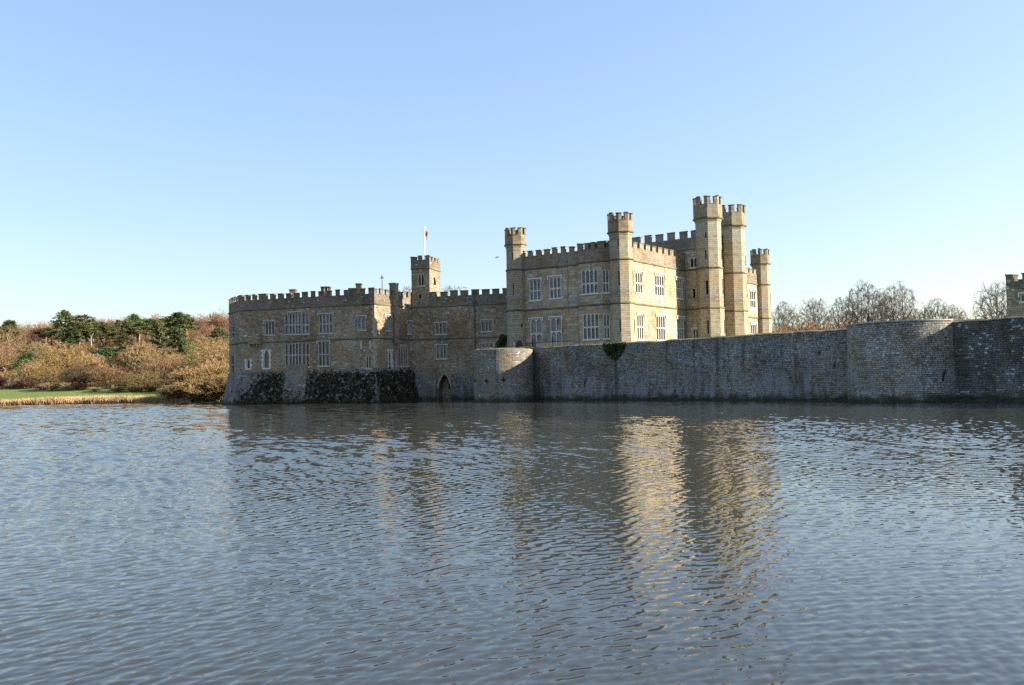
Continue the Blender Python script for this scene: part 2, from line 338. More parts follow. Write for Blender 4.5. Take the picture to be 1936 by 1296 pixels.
def window(parent, W, r, n=1, trans=(), arch=.0, hood=True, frame='dressed', gl='glass_dark', fw=.10, mw=.10, sill=True, surround=0., name='window'):
    """stone frame (mesh part) with a child holding its panes; r = u0,u1,z0,z1 ; trans = fractions of height for transoms; arch = rise of each light's head"""
    u0, u1, z0, z1 = r; mb = MB(); Dp = -.27
    # jambs, head, sill
    mb.wbox(W, u0, u0+fw, Dp, -.05, z0, z1); mb.wbox(W, u1-fw, u1, Dp, -.05, z0, z1)
    mb.wbox(W, u0+fw, u1-fw, Dp, -.053, z1-fw*.8, z1); mb.wbox(W, u0+fw, u1-fw, Dp, -.053, z0, z0+fw*.7)
    if sill: mb.wbox(W, u0-.12, u1+.12, .002, .10, z0-.16, z0+.01)
    if hood:
        mb.wbox(W, u0-.2, u1+.2, .002, .15, z1+.06, z1+.22); mb.wbox(W, u0-.2, u0-.06, .002, .13, z1-.3, z1+.06); mb.wbox(W, u1+.06, u1+.2, .002, .13, z1-.3, z1+.06)
    if surround:
        k = int((z1-z0)/.38)+1; q = (z1-z0)/k
        for i in range(k):
            e = surround*(1.0 if i % 2 else .55)
            mb.wbox(W, u0-e, u0-.002, .002, .03, z0+q*i, z0+q*(i+1)-.02); mb.wbox(W, u1+.002, u1+e, .002, .03, z0+q*i, z0+q*(i+1)-.02)
    a, b, c, e = u0+fw, u1-fw, z0+fw*.7, z1-fw*.8
    lw = (b-a-(n-1)*mw)/n
    for i in range(1, n):
        x = a+i*lw+(i-1)*mw; mb.wbox(W, x, x+mw, Dp+.01, -.06, c, e)
    levels = [c] + [z0+(z1-z0)*f for f in trans] + [e]
    for z in levels[1:-1]:
        for i in range(n):
            x = a+i*(lw+mw); mb.wbox(W, x, x+lw, Dp+.02, -.075, z-.06, z+.06)
    pm = MB()
    for j in range(len(levels)-1):
        lo, hi = levels[j]+(.06 if j else 0), levels[j+1]-(.06 if j < len(levels)-2 else 0)
        for i in range(n):
            x = a+i*(lw+mw)
            if arch:
                rs = min(arch, (hi-lo)*.6); P = arch_pts(x, x+lw, hi-rs, rs*.97)
                for s_ in range(len(P)-1):
                    p, q = P[s_], P[s_+1]
                    mb.face([W.pt(p[0], -.10, p[1]), W.pt(q[0], -.10, q[1]), W.pt(q[0], -.10, hi), W.pt(p[0], -.10, hi)])
                    mb.face([W.pt(p[0], -.10, p[1]), W.pt(p[0], Dp, p[1]), W.pt(q[0], Dp, q[1]), W.pt(q[0], -.10, q[1])])
            t1, t2 = random.uniform(-.012, .012), random.uniform(-.012, .012); w = Dp+.03
            o1, o2 = random.uniform(0, 5), random.uniform(0, 5)
            pm.face([W.pt(x, w+t1, lo), W.pt(x+lw, w-t1, lo), W.pt(x+lw, w-t1+t2, hi), W.pt(x, w+t1+t2, hi)],
                    [(o1, o2), (o1+lw, o2), (o1+lw, o2+hi-lo), (o1, o2+hi-lo)])
    f = mb.build(name, M[frame], parent); pm.build('pane', M[gl], f)
    return f

def slit(parent, W, r, mat='void', frame=None):
    u0, u1, z0, z1 = r; mb = MB()
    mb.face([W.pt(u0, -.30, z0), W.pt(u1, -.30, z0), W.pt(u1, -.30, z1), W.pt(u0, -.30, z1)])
    return mb.build('slit_window', M[mat], parent)

def slitfit(r, w=.16):                    # opening of at least a hand's width
    c = (r[0]+r[1])/2; h = max((r[1]-r[0])/2, w/2); return [c-h, c+h, r[2], r[3]]

def battlement(mb, pts, zb, z1, z2, closed=False, t=.5, pitch=1.35, gap=.52, proud=.06, cop=1, period=None, centre=False, m=0, sides=None):
    """parapet wall zb..z1 with merlons to z2 and thin copings (material index cop)"""
    mb.sweep(pts, [(proud, zb), (proud, z1), (-t, z1), (-t, zb)], closed=closed, m=m)
    n = len(pts); pts = [np.asarray(p, float) for p in pts]
    for k in range(n if closed else n-1):
        a, b = pts[k], pts[(k+1) % n]; Ma, Mb = mitre(pts, k, closed), mitre(pts, (k+1) % n, closed)
        L = np.linalg.norm(b-a)
        if centre: spans = [(0, .30), (.70, 1)]
        else:
            N = max(1, round(L/pitch)); g = gap/L; w = (1-g*N)/(N+1) if True else 0
            spans = [(i*(w+g), i*(w+g)+w) for i in range(N+1)]
        for f0, f1 in spans:
            dz = random.uniform(-.09, .07); jf = .07*(f1-f0); f0 += random.uniform(-jf, jf)*(f0 > 1e-6); f1 += random.uniform(-jf, jf)*(f1 < 1-1e-6)
            def q(f, w, z):
                p = a*(1-f)+b*f+(Ma*(1-f)+Mb*f)*w; return (p[0], p[1], z)
            def blk(f0, f1, w0, w1, za, zc, mm):
                c = [q(f0, w1, za), q(f1, w1, za), q(f1, w0, za), q(f0, w0, za)]; tt = [(p[0], p[1], zc) for p in c]
                mb.face(tt, m=mm)
                for i in range(4): mb.face([c[i], c[(i+1) % 4], tt[(i+1) % 4], tt[i]], m=mm)
            e = .05/L; e0 = e if f0 > 1e-6 else 0; e1 = e if f1 < 1-1e-6 else 0
            blk(f0, f1, -t+.004, proud-.004, z1, z2-.14+dz, m)
            blk(f0-e0, f1+e1, -t-.05, proud+.06, z2-.14+dz, z2+dz, cop)
        # sloping sills between merlons
        for (p0, p1), (p2, p3) in zip(spans[:-1], spans[1:]):
            c = [q(p1, proud+.05, z1), q(p2, proud+.05, z1), q(p2, -t-.03, z1), q(p1, -t-.03, z1)]
            tt = [q(p1, proud+.05, z1+.06), q(p2, proud+.05, z1+.06), q(p2, -t-.03, z1+.10), q(p1, -t-.03, z1+.10)]
            mb.face(tt, m=cop)
            for i in (0, 2): mb.face([c[i], c[(i+1) % 4], tt[(i+1) % 4], tt[i]], m=cop)

def string(par, pts, z, h=.22, w=.13, closed=False):
    mb = MB()
    mb.sweep(pts, [(0, z), (w*.7, z+.05), (w, z+h*.55), (w*.6, z+h), (0, z+h+.08)], closed=closed)
    return mb.build('string_course', M['string'], par)

def octagon(c, a, rot):
    r = a/math.cos(math.pi/8)
    return [np.array([c[0]+r*math.cos(rot+math.pi/8+i*math.pi/4), c[1]+r*math.sin(rot+math.pi/8+i*math.pi/4)]) for i in range(8)]

def turret(parent, c, rot, a, levels, zhead, zcren, ztop, ah, slits=(), z0=5.5, grow=.06):
    """octagonal turret: shaft that steps in at each string course, corbelled battlemented head"""
    body = MB(); body.mats = []; zs = [z0]+list(levels)+[zhead]
    strings = []; sl = []
    for i in range(len(zs)-1):
        aa = a+grow*(len(zs)-2-i); P = octagon(c, aa, rot)
        for k in range(8):
            W = Wall(P[k], P[(k+1) % 8])
            ops = []
            for (x0, y0, x1, y1, kk) in slits:
                if kk == k:
                    u0, u1, za, zb = W.rect(x0, y0, x1, y1); zc = (za+zb)/2
                    if zs[i] < zc < zs[i+1]:
                        r = slitfit([u0, u1, max(za, zs[i]+.1), min(zb, zs[i+1]-.1)], .2); ops.append(r); sl.append((W, r))
            wall_face(body, W, zs[i], zs[i+1], ops, .3)
        if i: strings.append((P, zs[i]-.12, .24, .14+grow))
    P = octagon(c, ah, rot)
    body.sweep(P, [(a-ah, zhead-.45), (0, zhead)], closed=True, close_prof=False)
    strings.append((P, zhead-.06, .26, .14))
    head = MB(); battlement(head, P, zhead, zcren, ztop, True, t=.38, centre=True, proud=.0)
    Pi = octagon(c, ah-.2, rot); head.face([(p[0], p[1], zcren-.5) for p in Pi])
    t = body.build('turret', M['turret_stone'], parent)
    for q in strings: string(t, *q, True)
    head.build('parapet', [M['ashlar_cap'], M['string']], t)
    for W, r in sl: slit(t, W, r)
    return t

# ================================================================== THE CASTLE
def crop(ox, oy, s): return lambda a, b, c, d: (ox+a/s, oy+b/s, ox+c/s, oy+d/s)
G1 = crop(420, 500, 4.6275); G2 = crop(740, 400, 3.41); G3 = crop(940, 380, 4.32); G4 = crop(1180, 350, 4.18); G5 = crop(690, 530, 5.4)

# ---------------------------------------------------------------- west wing on the water, far left
ZS1, ZS2, ZC, ZT = 9.0, 13.8, 15.2, 16.05
P0 = at(433, 141.5, 10); P1 = at(452, 135.9, 10); P2 = at(496, 134.7, 10); P3 = at(708.5, 129.2, 10); P4 = at(779, 136.8, 10)
PB = [P4*1.10+np.array([1., 2.]), P0*1.10+np.array([3., 3.])]
foot = [P0, P1, P2, P3, P4]
wing = tag(empty('castle_wing', (float(P2[0]), float(P2[1]), 0)), 'long brown castle wing rising from the water on a creeper covered base', 'castle wing')
W01, W12, W23, W34 = Wall(P0, P1), Wall(P1, P2), Wall(P2, P3), Wall(P3, P4)
wins = []
def add(W, r, **k): wins.append((W, r, k)); return r
add(W23, W23.rect(*G1(375, 503, 460, 618)), n=3, gl='glass_dark')
add(W23, W23.rect(*G1(582, 425, 692, 612)), n=4, trans=(.44,), arch=.22, gl='glass_pale')
add(W23, W23.rect(*G1(695, 425, 764, 610)), n=2, trans=(.44,), arch=.22, gl='glass_pale', hood=False)
add(W23, W23.rect(*G1(545, 430, 579, 612)), n=1, trans=(.44,), gl='glass_mid', hood=False)
add(W23, W23.rect(*G1(845, 440, 970, 603)), n=4, trans=(.5,), arch=.2, gl='glass_pale')
add(W23, W23.rect(*G1(1183, 460, 1256, 576)), n=2, arch=.3, gl='glass_pale')
add(W23, W23.rect(*G1(583, 690, 695, 898)), n=4, trans=(.5,), arch=.18, gl='glass_red', hood=False)
add(W23, W23.rect(*G1(698, 690, 766, 896)), n=2, trans=(.5,), arch=.18, gl='glass_dark', hood=False)
add(W23, W23.rect(*G1(548, 694, 580, 898)), n=1, trans=(.5,), gl='glass_red', hood=False)
add(W23, W23.rect(*G1(840, 680, 938, 890)), n=3, trans=(.47,), gl='glass_red')
add(W23, W23.rect(*G1(1255, 795, 1306, 910)), n=2, arch=.55, gl='glass_dark', hood=False, frame='dressed_tan')
W12x = W12.rect(*G1(345, 750, 388, 915))
add(W23, [.12, .12+1.0, W23.hit(500, 697)[1], W23.hit(500, 661)[1]], n=1, arch=.9, gl='glass_dark', hood=False, surround=.34, frame='dressed_white')
add(W12, W12.rect(*G1(212, 830, 246, 915)), n=1, arch=.3, gl='glass_dark', hood=False, surround=.3, frame='dressed_white')
add(W12, slitfit(W12.rect(*G1(198, 595, 212, 625)), .4), n=1, gl='glass_dark', hood=False, frame='dressed_white')
add(W01, W01.rect(*G1(82, 545, 108, 648)), n=1, trans=(.5,), gl='glass_mid', hood=False)
add(W01, W01.rect(*G1(76, 800, 104, 965)), n=1, trans=(.5,), gl='glass_mid', hood=False)
add(W34, W34.rect(*G5(205, 365, 262, 515)), n=3, gl='glass_mid')
add(W34, W34.rect(*G5(432, 425, 476, 550)), n=3, gl='glass_dark')
add(W34, W34.rect(*G5(243, 700, 271, 912)), n=1, arch=1.0, gl='glass_dark', hood=False, surround=.25, frame='dressed_white')
add(W34, W34.rect(*G5(347, 652, 395, 880)), n=2, arch=.9, gl='glass_dark', hood=False, frame='dressed_tan')
add(W34, W34.rect(*G5(398, 652, 442, 880)), n=2, arch=.9, gl='glass_dark', hood=False, frame='dressed_tan')
add(W34, W34.rect(*G5(458, 585, 492, 708)), n=2, gl='glass_dark', hood=False)
add(W34, slitfit(W34.rect(*G5(296, 800, 320, 910)), .5), n=1, gl='glass_mid', hood=False, surround=.2, frame='dressed')
mb = MB()
for W in (W01, W12, W23, W34): wall_face(mb, W, 4.7, ZS2+.1, [r for (w_, r, k) in wins if w_ is W])
for a, b in ((P4, PB[0]), (PB[0], PB[1]), (PB[1], P0)): wall_face(mb, Wall(a, b), -1.5, ZS2+.1, [])
mb.build('wall', M['ragstone'], wing)
for W, r, k in wins: window(wing, W, r, **k)
mb = MB(); mb.sweep(foot, [(1.35, -1.2), (1.15, .2), (.55, 2.6), (.12, 4.6), (.0, 4.75)], close_prof=False); mb.build('battered_base', M['rubble'], wing)
string(wing, foot, ZS1-.1, .2, .12); string(wing, foot, ZS2-.12, .24, .14)
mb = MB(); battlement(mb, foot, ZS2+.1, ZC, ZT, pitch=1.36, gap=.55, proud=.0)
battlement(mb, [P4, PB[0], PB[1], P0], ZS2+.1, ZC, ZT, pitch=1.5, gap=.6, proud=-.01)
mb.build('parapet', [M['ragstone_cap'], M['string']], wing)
mb = MB(); mb.face([(p[0], p[1], 14.4) for p in foot+PB]); mb.build('roof', M['roof'], wing)
def quoins(par, Ws, z0, z1, mat):
    mb = MB(); n = int((z1-z0)/.42); h = (z1-z0)/n
    for i in range(n):
        for W, end, odd in Ws:
            L = .5 if (i+odd) % 2 else .26
            u0, u1 = (W.L-L, W.L+.03) if end else (-.03, L)
            mb.wbox(W, u0, u1, -.02, .03-.002*odd, z0+i*h, z0+(i+1)*h)
    return mb.build('quoin_bricks', M[mat], par)
quoins(wing, ((W23, 1, 0), (W34, 0, 1)), 4.8, ZS1-.12, 'quoin'); quoins(wing, ((W23, 1, 0), (W34, 0, 1)), ZS1+.2, ZS2-.14, 'quoin')
# garderobe box on corbels
mb = MB(); r = W12.rect(*G1(248, 610, 352, 700)); mb.wbox(W12, r[0], min(r[1], W12.L-.02), .002, .55, r[2], r[3])
for i in range(4): u = r[0]+.1+i*(r[1]-r[0]-.4)/3; mb.wbox(W12, u, u+.25, .002, .40, r[2]-.32, r[2])
mb.build('garderobe', M['ragstone'], wing)
# dressed stone panel under the lower bay window, and pale blocked opening
mb = MB(); r = W23.rect(*G1(562, 903, 752, 1000))
mb.sweep([W23.pt(r[0], 0, 0)[:2], W23.pt(r[1], 0, 0)[:2]], [(1.28, .2), (.70, 2.6), (.26, 4.5), (.16, 4.8), (.10, 5.6), (.0, 5.6)], close_prof=False)
a0, a1 = W23.hit(420+545/4.6275, 700)[0], W23.hit(420+768/4.6275, 700)[0]
mb.build('apron', M['bastion_stone'], wing)
r = W23.rect(*G1(1208, 672, 1304, 740))
for u in (r[0], r[1]-.3): mb = MB(); mb.wbox(W23, u, u+.3, .002, .02, r[2], r[3]); mb.build('quoin', M['dressed'], wing)
# chimney breast on the right-hand face
u0, z1 = W34.hit(690+250/5.4, 530+40/5.4); u1 = W34.hit(690+328/5.4, 545)[0]; zb = W34.hit(690+310/5.4, 530+632/5.4)[1]; wd = min(u1-u0, 1.9)
mb = MB(); uc = W34.hit(690+305/5.4, 545)[0]
mb.wbox(W34, uc-.5, uc+.5, .003, .26, zb, 16.9); mb.wbox(W34, uc-.58, uc+.58, -.7, .33, 16.9, 17.1)
mb.wbox(W34, uc-.5, uc+.5, -.6, .0, ZS2+.3, 16.9)
for i in range(4): u = uc-.5+i*.27; mb.wbox(W34, u, u+.17, .003, .24-.001*i, zb-.35, zb-.002)
mb.build('chimney_breast', M['ragstone'], wing)
def roofbox(name, x0, x1, ytop, D, zb, mat, deep=1.0, flue=False):
    a, b = at(x0, D, 17), at(x1, D, 17); W = Wall(a, b); z = EYE[2] + (proj_h((x0+x1)/2, ytop, D))
    m_ = MB(); m_.wbox(W, 0, W.L, -deep, 0, zb, z-.18); m_.wbox(W, -.08, W.L+.08, -deep-.08, .08, z-.18, z)
    if flue:
        m_ = MB(); m_.wbox(W, 0, W.L, -deep, 0, zb, z-.85); m_.wbox(W, -.06, W.L+.06, -deep-.06, .06, z-.16, z)
        for f in (0, .42, .84): m_.wbox(W, W.L*f, W.L*(f+.16), -deep, 0, z-.85, z-.16)
    return m_.build(name, M[mat], wing)
def proj_h(px, py, D):
    r = ray(px, py); return r[2]/r[1]*D
roofbox('chimney', 547, 558, 547, 134.9, 14.6, 'ragstone_cap'); roofbox('chimney', 606.5, 622.5, 542, 134, 14.6, 'brick_red', 1.2, True)
roofbox('chimney', 672.5, 682, 536, 133.5, 14.6, 'brick_red'); roofbox('chimney', 659, 671, 545, 134.5, 14.6, 'ragstone_cap')
mb = MB(); q = at(722.5, 136, 17); zt = CAM_H+proj_h(722.5, 526, 136); mb.tube((q[0], q[1], 14.3), (q[0], q[1], zt), .07, .06); mb.tube((q[0]-.25, q[1], zt), (q[0]+.25, q[1], zt+.05), .07, .07); mb.tube((q[0], q[1], zt-.1), (q[0], q[1], zt+.35), .14, .10)
mb.build('mast', M['lead_pipe'], wing)

# ---------------------------------------------------------------- link range with the water arch
Q0 = P4; Q1 = at(985, 132.4, 10)
WL = Wall(Q0, Q1)
link_ = tag(empty('castle_range', (float(Q0[0]), float(Q0[1]), 0)), 'shaded brown castle range with a pointed water arch between wing and house', 'castle range')
lw = [(WL.rect(*G2(283, 722, 356, 792)), dict(n=3, gl='glass_dark')), (WL.rect(*G2(288, 866, 358, 950)), dict(n=3, gl='glass_mid')),
      (WL.rect(*G2(580, 705, 652, 774)), dict(n=3, arch=.25, gl='glass_mid')), (WL.rect(*G2(578, 855, 660, 905)), dict(n=3, arch=.3, gl='glass_mid')),
      (slitfit(WL.rect(*G2(188, 628, 203, 655)), .5), dict(n=1, gl='glass_red', hood=False)), (slitfit(WL.rect(*G2(122, 945, 134, 972)), .3), dict(n=1, hood=False))]
ar = WL.rect(*G2(302, 1052, 384, 1222)); ar[2] = -1.2
mb = MB(); zjoin = 3.0
wall_face(mb, WL, -1.2, ZS2+.1, [r for r, k in lw]+[ar], .35)
# arch head spandrels + tunnel walls
A = arch_pts(ar[0], ar[1], ar[3]-2.1, 2.1, 10)
for p, q in zip(A[:-1], A[1:]):
    mb.face([WL.pt(p[0], -.02, p[1]), WL.pt(q[0], -.02, q[1]), WL.pt(q[0], -.02, ar[3]), WL.pt(p[0], -.02, ar[3])])
    mb.face([WL.pt(p[0], -.02, p[1]), WL.pt(p[0], -1.7, p[1]), WL.pt(q[0], -1.7, q[1]), WL.pt(q[0], -.02, q[1])])
mb.face([WL.pt(ar[0], 0, -1.2), WL.pt(ar[0], 0, ar[3]-2.1), WL.pt(ar[0], -1.7, ar[3]-2.1), WL.pt(ar[0], -1.7, -1.2)])
mb.face([WL.pt(ar[1], 0, -1.2), WL.pt(ar[1], -1.7, -1.2), WL.pt(ar[1], -1.7, ar[3]-2.1), WL.pt(ar[1], 0, ar[3]-2.1)])
mb.face([WL.pt(ar[0], -1.7, -1.2), WL.pt(ar[1], -1.7, -1.2), WL.pt(ar[1], -1.7, ar[3]), WL.pt(ar[0], -1.7, ar[3])])
back = [WL.pt(WL.L, -9, 0)[:2], WL.pt(0, -9, 0)[:2]]
for a, b in ((Q1, back[0]), (back[0], back[1]), (back[1], Q0)): wall_face(mb, Wall(a, b), -1.2, ZS2+.1, [])
mb.build('wall', M['ragstone'], link_)
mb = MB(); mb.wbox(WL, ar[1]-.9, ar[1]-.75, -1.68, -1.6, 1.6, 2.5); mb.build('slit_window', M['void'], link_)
for r, k in lw: window(link_, WL, r, **k)
mb = MB()
for p, q in zip(A[:-1], A[1:]): mb.face([WL.pt(p[0], .03, p[1]), WL.pt(q[0], .03, q[1]), WL.pt(q[0]+(q[0]-(ar[0]+ar[1])/2)*.16, .03, q[1]+.25), WL.pt(p[0]+(p[0]-(ar[0]+ar[1])/2)*.16, .03, p[1]+.25)])
mb.build('arch_surround', M['quoin'], link_)
string(link_, [Q0, Q1], ZS1-.1, .2, .12); string(link_, [Q0, Q1], ZS2-.12, .24, .14)
TU = WL.hit(812.7, 560)[0]                     # where the bell tower ends
mb = MB(); battlement(mb, [WL.pt(TU, 0, 0)[:2], Q1], ZS2+.1, ZC, ZT-.05, pitch=1.75, gap=.55, proud=.0); mb.build('parapet', [M['ragstone_cap'], M['string']], link_)
mb = MB(); mb.face([(p[0], p[1], 14.3) for p in [Q0, Q1]+back]); mb.build('roof', M['roof'], link_)
u = WL.hit(898.3, 620)[0]; mb = MB(); mb.tube(WL.pt(u, .12, 6), WL.pt(u, .12, 15.6), .08, .08); mb.wbox(WL, u-.16, u+.16, .02, .3, 14.0, 14.4); mb.build('drainpipe', M['lead_pipe'], link_)
# plinth: lower right stretch of the range is darker, rougher rubble, and a buttress by the wing
u0 = WL.hit(740+388/3.41, 730)[0]; zz = WL.hit(870, 709)[1]
mb = MB(); mb.sweep([WL.pt(u0, 0, 0)[:2], Q1], [(.35, -1.2), (.22, zz-.3), (.0, zz+.1)], close_prof=False); mb.face([WL.pt(u0, 0, -1.2), WL.pt(u0, .35, -1.2), WL.pt(u0, .22, zz-.3), WL.pt(u0, 0, zz+.1)][::-1]); mb.build('plinth', M['rubble'], link_)
mb = MB(); u1 = WL.hit(740+292/3.41, 740)[0]; mb.sweep([WL.pt(.2, 0, 0)[:2], WL.pt(u1, 0, 0)[:2]], [(.6, -1.2), (.35, 2.6), (.04, 4.6), (0, 4.8)], close_prof=False); mb.face([WL.pt(u1, 0, -1.2), WL.pt(u1, .6, -1.2), WL.pt(u1, .35, 2.6), WL.pt(u1, 0, 4.8)]); mb.build('plinth', M['bastion_stone'], link_)

# bell tower
bt = tag(empty('bell_tower', tuple(map(float, WL.pt(TU/2, -2, 0)))), 'slim square bell tower with a two light belfry window and a flagpole on its roof', 'tower')
bdepth = 4.6
T = [np.array(WL.pt(.06, .04, 0)[:2]), np.array(WL.pt(TU, .04, 0)[:2]), np.array(WL.pt(TU, -bdepth, 0)[:2]), np.array(WL.pt(.06, -bdepth, 0)[:2])]
TW = [Wall(T[i], T[(i+1) % 4]) for i in range(4)]
r1 = TW[0].rect(*G2(172, 396, 210, 480)); r2 = slitfit(TW[1].rect(*G2(272, 415, 291, 480)), .7); r3 = slitfit(TW[0].rect(*G2(180, 535, 190, 560)), .3)
mb = MB(); wall_face(mb, TW[0], 10, 19.45, [r1, r3], .5); wall_face(mb, TW[1], 10, 19.45, [r2], .4); wall_face(mb, TW[2], 10, 19.45, []); wall_face(mb, TW[3], 10, 19.45, [])
mb.build('wall', M['ragstone'], bt)
window(bt, TW[0], r1, n=2, arch=.8, gl='void', hood=False, frame='dressed_tan', fw=.1, mw=.14); window(bt, TW[1], r2, n=1, arch=.7, gl='void', hood=False, frame='dressed_tan', fw=.1); slit(bt, TW[0], r3)
string(bt, T, 19.4, .22, .12, True)
mb = MB(); battlement(mb, T, 19.6, 20.75, 21.4, True, t=.4, pitch=1.35, gap=.52, proud=.05); mb.face([(p[0], p[1], 20.2) for p in T]); mb.build('parapet', [M['ragstone_cap'], M['string']], bt)
fp = WL.pt(TU*.62, -1.1, 20.2); ztop = CAM_H + proj_h(803, 427, 136.0)
fl = tag(empty('flagpole', tuple(map(float, fp))), 'white flagpole with a limp white and red flag on top of the bell tower', 'flagpole')
mb = MB(); mb.tube(fp, (fp[0], fp[1], ztop), .11, .07, 8); mb.tube((fp[0], fp[1], ztop), (fp[0], fp[1], ztop+.16), .12, .05, 8); mb.build('pole', M['white_paint'], fl)
t = NT('flag_cloth'); fo = t.n('UVMap', uv_map='UVMap').outputs[0]; sx = t.n('SeparateXYZ'); t.l(fo, sx.inputs[0])
c = t.mix(t.math('MULTIPLY', t.step(sx.outputs[0], .34, .36), t.step(sx.outputs[1], .44, .46)), (.75, .74, .72), (.45, .02, .03)); M['flag'] = t.fin(c, .8, .1)
mb = MB(); nu, nv = 10, 8
def fpt(i, j):
    a, b = i/nu, j/nv; x = .07+.62*a*(1-.3*a)*(.55+.45*b); z = ztop-.45-.95*(1-b)-.75*a*a*(.9-.35*b); y = .14*math.sin(a*9+b*2)*a
    return (fp[0]+x, fp[1]+y, z)
for s_ in (0, .015):
    for i in range(nu):
        for j in range(nv):
            Pq = [fpt(i, j), fpt(i+1, j), fpt(i+1, j+1), fpt(i, j+1)]; Pq = [(p[0], p[1]+s_, p[2]) for p in Pq]; uv = [(i/nu, j/nv), ((i+1)/nu, j/nv), ((i+1)/nu, (j+1)/nv), (i/nu, (j+1)/nv)]
            mb.face(Pq if s_ == 0 else Pq[::-1], uv if s_ == 0 else uv[::-1])
mb.build('flag', M['flag'], fl)

# ---------------------------------------------------------------- the main house
KH = 1.0146
def zk(z): return 2.4+(z-2.4)*KH
C0 = np.array([15.04, 118.8])*KH; e1 = np.array([.84, -.543]); e1 /= np.linalg.norm(e1); e2 = np.array([.59, .807]); e2 /= np.linalg.norm(e2); nS = np.array([e2[1], -e2[0]])
LF, LS = 17.6*KH, 46.0; A0 = C0-e1*LF
def sn(s, n): return C0+(e2*s+nS*n)*KH
HZ1, HZ2, HC, HT = zk(12.25), zk(17.9), zk(19.65), zk(20.5); ZG = 5.5
house = tag(empty('castle_house', (float(C0[0]), float(C0[1]), ZG)), 'large tan stone castle house with octagonal battlemented turrets and a sunlit side', 'castle')
WF = Wall(A0, C0); WS = Wall(C0, sn(LS, 0))
fw_ = [(WF.rect(*G3(262, 645, 358, 813)), dict(n=3, trans=(.46,), gl='glass_pale', frame='dressed_white')), (WF.rect(*G3(425, 622, 522, 796)), dict(n=3, trans=(.47,), arch=.28, gl='glass_pale', frame='dressed_white')),
       (WF.rect(*G3(270, 965, 368, 1205)), dict(n=2, trans=(.5,), arch=.32, gl='glass_pale', frame='dressed_white')), (WF.rect(*G3(434, 955, 528, 1200)), dict(n=2, trans=(.54,), arch=.32, gl='glass_pale', frame='dressed_white'))]
sw_ = [(WS.rect(*G4(*g)), k) for g, k in (((92, 690, 148, 855), dict(n=3, trans=(.48,))), ((245, 712, 318, 877), dict(n=4, trans=(.48,))), ((412, 742, 464, 897), dict(n=3, trans=(.5,))),
       ((105, 1020, 157, 1222), dict(n=3, trans=(.5,))), ((257, 1032, 328, 1228), dict(n=4, trans=(.5,))), ((422, 1048, 474, 1220), dict(n=3, trans=(.5,))),
       ((996, 835, 1041, 970), dict(n=3, trans=(.45,))), ((1002, 1097, 1046, 1180), dict(n=3)))]
for r, k in sw_: k.update(gl='glass_red', frame='dressed_white', arch=.15)
mb = MB(); wall_face(mb, WF, ZG, HZ2+.1, [r for r, k in fw_]); wall_face(mb, WS, ZG, HZ2+.1, [r for r, k in sw_])
Bk = [sn(LS, 0), A0+e2*LS*KH]
wall_face(mb, Wall(Bk[0], Bk[1]), ZG, HZ2+.1, []); wall_face(mb, Wall(Bk[1], A0), ZG, HZ2+.1, [])
mb.build('wall', M['ashlar'], house)
for r, k in fw_: window(house, WF, r, **k)
for r, k in sw_: window(house, WS, r, **k)
ring = [A0, C0, sn(LS, 0), Bk[1]]
string(house, ring, HZ1-.12, .24, .14, True); string(house, ring, HZ2-.12, .26, .16, True); mb = MB(); mb.sweep(ring, [(.12, ZG), (.12, ZG+.7), (0, ZG+.95)], closed=True, close_prof=False); mb.build('plinth', M['ashlar'], house)
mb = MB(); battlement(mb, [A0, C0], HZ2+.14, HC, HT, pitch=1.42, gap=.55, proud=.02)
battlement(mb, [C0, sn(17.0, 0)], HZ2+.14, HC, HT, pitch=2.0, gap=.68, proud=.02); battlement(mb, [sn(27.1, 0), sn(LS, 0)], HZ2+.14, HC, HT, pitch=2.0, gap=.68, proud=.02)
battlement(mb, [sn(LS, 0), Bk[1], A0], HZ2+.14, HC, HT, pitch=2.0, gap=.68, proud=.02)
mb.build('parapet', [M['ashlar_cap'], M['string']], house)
mb = MB(); mb.face([(p[0], p[1], 18.9) for p in ring]); mb.build('roof', M['roof'], house)
# bay window
b0 = WF.hit(1093.5, 560)[0]
bq = [np.array(WF.pt(b0, 0, 0)[:2]), np.array(WF.pt(b0+.45, .75, 0)[:2]), np.array(WF.pt(b0+.45+3.55, .75, 0)[:2]), np.array(WF.pt(b0+.45+3.55+1.15, .05, 0)[:2])]
BW = [Wall(bq[i], bq[i+1]) for i in range(3)]
bw = [(1, BW[1].rect(*G3(686, 563, 824, 758)), dict(n=4, trans=(.43,), arch=.26, gl='glass_mid')), (2, BW[2].rect(*G3(840, 560, 914, 750)), dict(n=2, trans=(.43,), arch=.26, gl='glass_dark')),
      (1, BW[1].rect(*G3(698, 920, 832, 1132)), dict(n=4, trans=(.48,), arch=.26, gl='glass_mid')), (2, BW[2].rect(*G3(850, 920, 921, 1126)), dict(n=2, trans=(.47,), arch=.26, gl='glass_dark'))]
mb = MB()
for i in range(3): wall_face(mb, BW[i], ZG, HZ2+.1, [r for j, r, k in bw if j == i], .3)
bay = mb.build('bay_window', M['ashlar'], house); string(bay, bq, HZ1-.1, .22, .12); string(bay, bq, HZ2-.1, .24, .14)
for j, r, k in bw: window(house, BW[j], r, frame='dressed_white', hood=False, **k)
mb = MB(); battlement(mb, bq, HZ2+.16, HC+.02, HT+.05, pitch=1.3, gap=.5, proud=.0, t=.4); mb.build('parapet', [M['ashlar_cap'], M['string']], bay)
